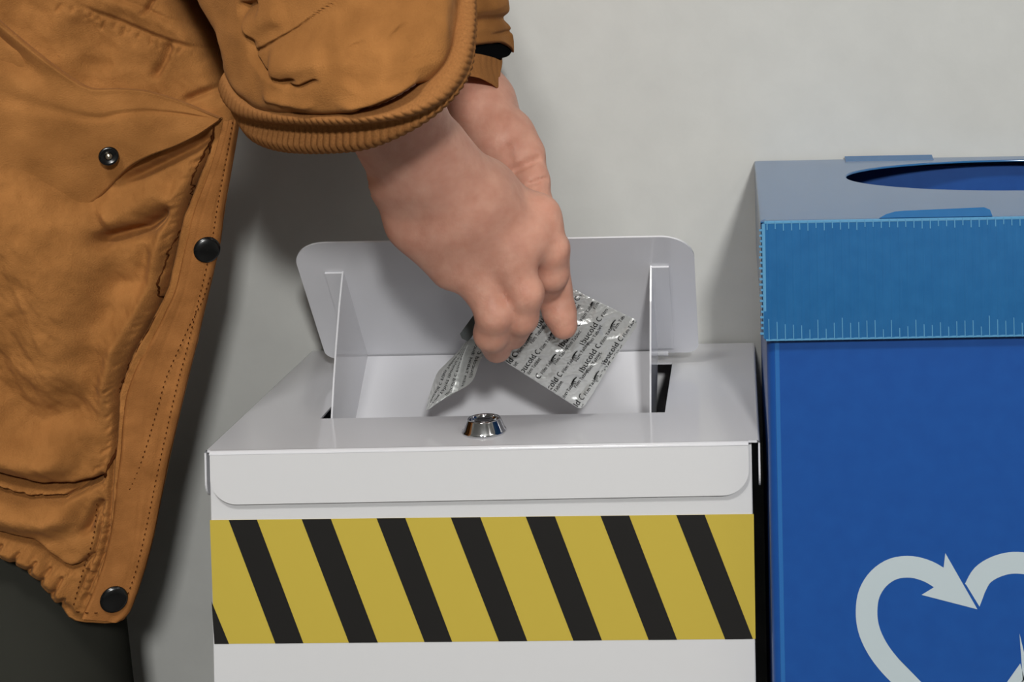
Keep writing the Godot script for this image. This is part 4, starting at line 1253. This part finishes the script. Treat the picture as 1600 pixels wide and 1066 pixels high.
func left_sleeve(j: Node3D) -> void:
	var noise := FastNoiseLite.new()
	noise.seed = 37
	noise.frequency = 26.0
	noise.fractal_octaves = 2
	var folds := []
	folds.append(Fold.new([Vector2(-.189, 1.1545), Vector2(-.1746, 1.1565), Vector2(-.1566, 1.1575)], 9 * 0.00045, 0.005))
	folds.append(Fold.new([Vector2(-.1748, 1.1466), Vector2(-.1635, 1.1478), Vector2(-.1568, 1.1458)], 3 * 0.00045, 0.002))
	var b := Buf.new()
	# outer shell, open at its end
	loft(b, [
		[Vector3(-.235, 1.143, -1.165), Vector3(-.2235, 1.1337, -1.1414), Vector3(-.2059, 1.1346, -1.1218), Vector3(-.1866, 1.1392, -1.1164), Vector3(-.1707, 1.1399, -1.1385), Vector3(-.166, 1.1348, -1.1533), Vector3(-.1655, 1.1316, -1.1594), Vector3(-.1667, 1.1341, -1.165)],
		[Vector3(-.2387, 1.148, -1.16), Vector3(-.2263, 1.138, -1.1328), Vector3(-.2029, 1.1374, -1.1055), Vector3(-.1842, 1.1413, -1.1019), Vector3(-.1688, 1.1415, -1.1254), Vector3(-.1637, 1.1373, -1.1409), Vector3(-.1627, 1.133, -1.15), Vector3(-.1645, 1.1372, -1.16)],
		[Vector3(-.2397, 1.1624, -1.155), Vector3(-.2258, 1.1496, -1.1221), Vector3(-.2008, 1.146, -1.0952), Vector3(-.1815, 1.1476, -1.0999), Vector3(-.1694, 1.1485, -1.1247), Vector3(-.1643, 1.1467, -1.1399), Vector3(-.1631, 1.1474, -1.1444), Vector3(-.1659, 1.1516, -1.155)],
		[Vector3(-.2431, 1.1815, -1.15), Vector3(-.2272, 1.1672, -1.1169), Vector3(-.1995, 1.1605, -1.0895), Vector3(-.1803, 1.16, -1.0941), Vector3(-.1678, 1.1616, -1.1154), Vector3(-.1632, 1.1639, -1.1279), Vector3(-.1633, 1.1673, -1.1352), Vector3(-.169, 1.1735, -1.15)],
		[Vector3(-.251, 1.2004, -1.145), Vector3(-.2329, 1.1848, -1.1108), Vector3(-.2026, 1.1767, -1.0838), Vector3(-.1818, 1.1761, -1.0918), Vector3(-.1719, 1.1783, -1.1085), Vector3(-.1682, 1.1825, -1.1203), Vector3(-.1695, 1.1879, -1.1302), Vector3(-.1763, 1.1944, -1.145)],
		[Vector3(-.2904, 1.2756, -1.14), Vector3(-.2697, 1.2578, -1.1073), Vector3(-.2408, 1.2473, -1.0821), Vector3(-.2192, 1.247, -1.0844), Vector3(-.2084, 1.2518, -1.0982), Vector3(-.2036, 1.2586, -1.1117), Vector3(-.2056, 1.2666, -1.1233), Vector3(-.2141, 1.2761, -1.14)],
		[Vector3(-.4013, 1.4318, -1.12), Vector3(-.3777, 1.4077, -1.0904), Vector3(-.3481, 1.3942, -1.0673), Vector3(-.3199, 1.3924, -1.0604), Vector3(-.305, 1.4007, -1.0694), Vector3(-.2996, 1.4136, -1.0822), Vector3(-.3038, 1.4302, -1.0982), Vector3(-.3187, 1.4486, -1.12)]],
		90, 40, 110,
		func(p: Vector3, u: float, v: float, near: bool) -> float:
			var s := 0.0022 * noise.get_noise_3dv(p)
			if near and v < 0.6: s -= folds_at(folds, Vector2(p.x, p.y))
			return s)
	tag(obj("sleeve", b, M.tan_cotton, j), "far sleeve of the jacket")
	b = Buf.new()
	loft(b, [
		[Vector3(-.2297, 1.1479, -1.16), Vector3(-.218, 1.1413, -1.1378), Vector3(-.2024, 1.1394, -1.1179), Vector3(-.1856, 1.1399, -1.1104), Vector3(-.1718, 1.1401, -1.1271), Vector3(-.1667, 1.1364, -1.1419), Vector3(-.1645, 1.1325, -1.1523), Vector3(-.1669, 1.1353, -1.16)],
		[Vector3(-.2279, 1.144, -1.16), Vector3(-.2154, 1.135, -1.1332), Vector3(-.2012, 1.1317, -1.1155), Vector3(-.185, 1.1303, -1.1114), Vector3(-.1739, 1.1291, -1.1275), Vector3(-.1686, 1.129, -1.1418), Vector3(-.1659, 1.1306, -1.1521), Vector3(-.1684, 1.1335, -1.16)]],
		40, 20, 6, func(p: Vector3, u: float, v: float, near: bool) -> float: return 0.0)
	obj("sleeve_lining", b, M.sleeve_lining, j)
	b = Buf.new()
	loft(b, [
		[Vector3(-.2225, 1.1434, -1.152), Vector3(-.2127, 1.138, -1.1289), Vector3(-.201, 1.1362, -1.1102), Vector3(-.1894, 1.1357, -1.1002), Vector3(-.1797, 1.1337, -1.1067), Vector3(-.1735, 1.1301, -1.1252), Vector3(-.1706, 1.1273, -1.1391), Vector3(-.172, 1.1312, -1.152)],
		[Vector3(-.2232, 1.1379, -1.15), Vector3(-.2131, 1.1327, -1.1259), Vector3(-.2012, 1.1301, -1.1055), Vector3(-.1894, 1.1293, -1.0944), Vector3(-.1796, 1.127, -1.1), Vector3(-.1729, 1.1231, -1.1203), Vector3(-.1699, 1.123, -1.134), Vector3(-.1717, 1.1276, -1.15)],
		[Vector3(-.2202, 1.1314, -1.134), Vector3(-.211, 1.1256, -1.114), Vector3(-.1999, 1.1235, -1.0976), Vector3(-.1883, 1.1222, -1.0871), Vector3(-.1779, 1.1197, -1.0887), Vector3(-.1711, 1.1146, -1.1015), Vector3(-.1684, 1.1115, -1.1104), Vector3(-.1714, 1.1203, -1.134)],
		[Vector3(-.2184, 1.1295, -1.134), Vector3(-.2093, 1.1242, -1.1146), Vector3(-.1994, 1.122, -1.0995), Vector3(-.1887, 1.1207, -1.0893), Vector3(-.179, 1.1187, -1.0899), Vector3(-.1728, 1.1137, -1.1007), Vector3(-.1698, 1.1107, -1.1102), Vector3(-.1728, 1.1194, -1.134)],
		[Vector3(-.2163, 1.1347, -1.138), Vector3(-.2089, 1.13, -1.1228), Vector3(-.2004, 1.1279, -1.1107), Vector3(-.1909, 1.1265, -1.1027), Vector3(-.183, 1.1245, -1.1038), Vector3(-.1774, 1.1201, -1.1133), Vector3(-.1749, 1.1177, -1.1206), Vector3(-.1765, 1.1247, -1.138)]],
		300, 60, 30,
		func(p: Vector3, u: float, v: float, near: bool) -> float: return 0.0006 * (absf(sin(u * 46.0)) - 0.5) * smoothstep(0.7, 0.3, v))
	tag(obj("rib_cuff", b, M.rib_knit, j), "ribbed knit cuff of the far sleeve")

# ---------------------------------------------------------------- the foil packs
func sheet_buf(fn: Callable, nu: int, nv: int, thick: float) -> Buf:
	var b := Buf.new()
	var rows := []
	for r in nv:
		var row := []
		for c in nu: row.append(fn.call(c / (nu - 1.0), r / (nv - 1.0)))
		var back := []
		for c in range(nu - 1, -1, -1): back.append(row[c] - Vector3(0, 0, thick))
		row.append_array(back)
		rows.append(row)
	b.grid(rows, true)
	return b

func print_on(b: Buf, text: String, size: float, at: Vector2, lengths: Vector2, fn: Callable) -> void:
	var tm := TextMesh.new()
	tm.text = text
	tm.font_size = 32
	tm.pixel_size = size / 32.0
	tm.depth = 0.0
	tm.curve_step = 2.0
	tm.horizontal_alignment = HORIZONTAL_ALIGNMENT_LEFT
	tm.vertical_alignment = VERTICAL_ALIGNMENT_BOTTOM
	for k in tm.get_surface_count():
		var arr := tm.surface_get_arrays(k)
		var v: PackedVector3Array = arr[Mesh.ARRAY_VERTEX]
		var ix = arr[Mesh.ARRAY_INDEX]
		var ids: PackedInt32Array = ix if ix != null and ix.size() else PackedInt32Array(range(v.size()))
		for m in range(0, ids.size(), 3):
			var p := []
			var ok := true
			for q in 3:
				var w := v[ids[m + q]]
				var u := (at.x + w.x) / lengths.x
				var s := (at.y + w.y) / lengths.y
				if u < 0.01 or u > 0.99 or s < 0.01 or s > 0.99: ok = false
				p.append(fn.call(u, s) + Vector3(0, 0, 0.00035))
			if ok: b.toward(p[0], p[1], p[2], Vector3.BACK)

func swoosh(b: Buf, at: Vector2, lengths: Vector2, fn: Callable) -> void:   # the little curved mark between the words
	for k in 14:
		var q := []
		for m in [k, k + 1]:
			var a: float = PI * 1.25 * m / 14.0 + 0.5
			var w: float = 0.00045 * sin(PI * (m + 0.6) / 15.2) + 0.00008
			for s in [-1.0, 1.0]: q.append((at + Vector2(0.003 + 0.0036 * cos(a), 0.0012 + 0.0014 * sin(a)) * (1.0 + s * w / 0.0022)) / lengths)
		var ok := true
		for v in q:
			if v.x < 0.01 or v.x > 0.99 or v.y < 0.01 or v.y > 0.99: ok = false
		if not ok: continue
		var p := []
		for v in q: p.append(fn.call(v.x, v.y) + Vector3(0, 0, 0.00035))
		b.toward(p[0], p[1], p[2], Vector3.BACK)
		b.toward(p[1], p[3], p[2], Vector3.BACK)

func packs() -> void:
	# the flat pack: text runs from its low corner up to the right
	var ca: Vector3 = Vector3(-.1096, .893, -1.066)
	var cb: Vector3 = Vector3(-.0683, .9551, -1.056)
	var cc: Vector3 = Vector3(-.1209, .9874, -1.042)
	var cd: Vector3 = Vector3(-.163, .9342, -1.05)
	var noise := FastNoiseLite.new()
	noise.seed = 9
	noise.frequency = 70.0
	noise.fractal_octaves = 3
	noise.fractal_type = FastNoiseLite.FRACTAL_RIDGED
	var nrm := (cb - ca).cross(cd - ca).normalized()
	if nrm.z < 0.0: nrm = -nrm
	var pockets := [Vector2(0.16, 0.60), Vector2(0.50, 0.60), Vector2(0.84, 0.60), Vector2(0.16, 0.20), Vector2(0.52, 0.26), Vector2(0.84, 0.22)]
	var flat := func(u: float, v: float) -> Vector3:
		var k := Vector2(0.5 + (u - 0.5), 0.5 + (v - 0.5))
		# rounded corners
		var cu := absf(u - 0.5) * 2.0
		var cv := absf(v - 0.5) * 2.0
		var pull := clampf((cu + cv - 1.86) / 0.14, 0.0, 1.0)
		k = k.lerp(Vector2(0.5, 0.5), 0.035 * pull * pull)
		var p: Vector3 = ca.lerp(cb, k.x).lerp(cd.lerp(cc, k.x), k.y)
		var s := 0.0
		for q in pockets:
			var d: Vector2 = (k - q) * Vector2(1.0, 0.85) * 0.070
			var l := d.length() / 0.0085
			if l < 1.6: s += -0.0010 * smoothstep(1.3, 0.7, l) + 0.0005 * exp(-pow((l - 1.05) / 0.18, 2.0))
		s += 0.0005 * noise.get_noise_2d(k.x * 0.07 * 3.0, k.y * 0.06 * 3.0)
		s += 0.0035 * sin(PI * k.y) * sin(PI * k.x * 0.9) + 0.003 * k.x * k.y
		if k.y < 0.08: s += 0.0012 * sin(k.x * 9.0)
		return p + nrm * s
	var base := Vector3(ca.x, ca.y, ca.z)
	var t := thing("blister_pack", "silver foil pill pack printed in black, held flat under the fingertip on the right", "blister pack", base)
	var foil := obj("foil_sheet", sheet_buf(flat, 90, 80, 0.0003), M.foil, t)
	var size := Vector2(ca.distance_to(cb), ca.distance_to(cd))
	var ink := Buf.new()
	var row := 0.0016
	var k := 0
	while row < size.y - 0.003:
		var x: float = -0.030 + [0.016, 0.004, 0.022, 0.012, 0.028][k % 5]
		while x < size.x:
			print_on(ink, "Ibucold C", 0.0054, Vector2(x, row), size, flat)
			print_on(ink, "Film Tablet", 0.0028, Vector2(x + 0.0250, row + 0.0006), size, flat)
			swoosh(ink, Vector2(x + 0.0385, row + 0.0012), size, flat)
			print_on(ink, "Film Tablet", 0.0019, Vector2(x + 0.0372, row - 0.0022), size, flat)
			print_on(ink, "Film Tablet", 0.0019, Vector2(x + 0.0020, row - 0.0030), size, flat)
			x += 0.050
		row += 0.0112
		k += 1
	obj("printed_lettering", ink, M.ink, foil)
	# the bubbles behind it
	for q in pockets:
		var b := Buf.new()
		var o: Vector3 = flat.call(q.x, q.y) - nrm * 0.0009
		b.lathe([Vector2(0.0078, 0.0), Vector2(0.0072, 0.0016), Vector2(0.0058, 0.0026), Vector2(0.0001, 0.0030)], o, -nrm, 20)
		obj("bubble", b, M.pack_plastic, t)
	# the folded pack on the left: two leaves that meet in a crease
	var l_out: Array = [Vector3(-.2145, .8957, -1.062), Vector3(-.2113, .907, -1.06), Vector3(-.2059, .9213, -1.058), Vector3(-.2007, .9273, -1.058), Vector3(-.1902, .9375, -1.056), Vector3(-.1829, .947, -1.052)]
	var fold: Array = [Vector3(-.2136, .8955, -1.064), Vector3(-.2003, .9041, -1.068), Vector3(-.1967, .9066, -1.07), Vector3(-.1933, .9186, -1.072), Vector3(-.1897, .9305, -1.07), Vector3(-.1838, .9437, -1.062)]
	var r_out: Array = [Vector3(-.1965, .9064, -1.069), Vector3(-.1854, .9127, -1.058), Vector3(-.1795, .9203, -1.052), Vector3(-.1757, .9298, -1.048), Vector3(-.1714, .9385, -1.044), Vector3(-.1664, .9487, -1.04)]
	var lo := smooth_path(l_out, 60)
	var fo := smooth_path(fold, 60)
	var ro := smooth_path(r_out, 60)
	var leaf := func(u: float, v: float) -> Vector3:
		var c := clampf(u * 59.0, 0.0, 58.999)
		var i := int(c)
		var p: Vector3
		if v < 0.5: p = lo[i].lerp(lo[i + 1], c - i).lerp(fo[i].lerp(fo[i + 1], c - i), v * 2.0)
		else:
			var w := smoothstep(0.0, 0.42, u)
			var m: Vector3 = fo[i].lerp(fo[i + 1], c - i)
			p = m.lerp(ro[i].lerp(ro[i + 1], c - i), (v * 2.0 - 1.0) * minf(w + 0.02, 1.0))
		return p + Vector3(0, 0, 0.0007 * noise.get_noise_2d(u * 0.18, v * 0.12))
	var t2 := thing("blister_pack", "folded silver foil pill pack dangling from the little finger on the left", "blister pack", l_out[0])
	var foil2 := obj("foil_sheet", sheet_buf(leaf, 70, 50, 0.0003), M.foil, t2)
	ink = Buf.new()
	var size2 := Vector2(0.056, 0.040)
	print_on(ink, "Film Tablet Ibucold", 0.0040, Vector2(0.020, 0.0265), size2, leaf)
	print_on(ink, "Ibucold C", 0.0046, Vector2(0.026, 0.0320), size2, leaf)
	print_on(ink, "Ibucold C Film Tablet Ibucold C", 0.0034, Vector2(0.006, 0.004), size2, leaf)
	print_on(ink, "Film Tablet Ibucold C Film", 0.0034, Vector2(0.006, 0.0095), size2, leaf)
	print_on(ink, "Ibucold C Film Tablet", 0.0034, Vector2(0.014, 0.0150), size2, leaf)
	obj("printed_lettering", ink, M.ink, foil2)
	var b := Buf.new()
	b.plate(PackedVector2Array([Vector2(-.1871, .9517), Vector2(-.1775, .9644), Vector2(-.1728, .9655), Vector2(-.1729, .9604), Vector2(-.1795, .949), Vector2(-.1821, .9465), Vector2(-.1859, .9487)]), Vector3(0, 0, -1.046), Vector3.RIGHT, Vector3.UP, 0.0022)
	obj("plastic_backing", b, M.pack_plastic, t2)
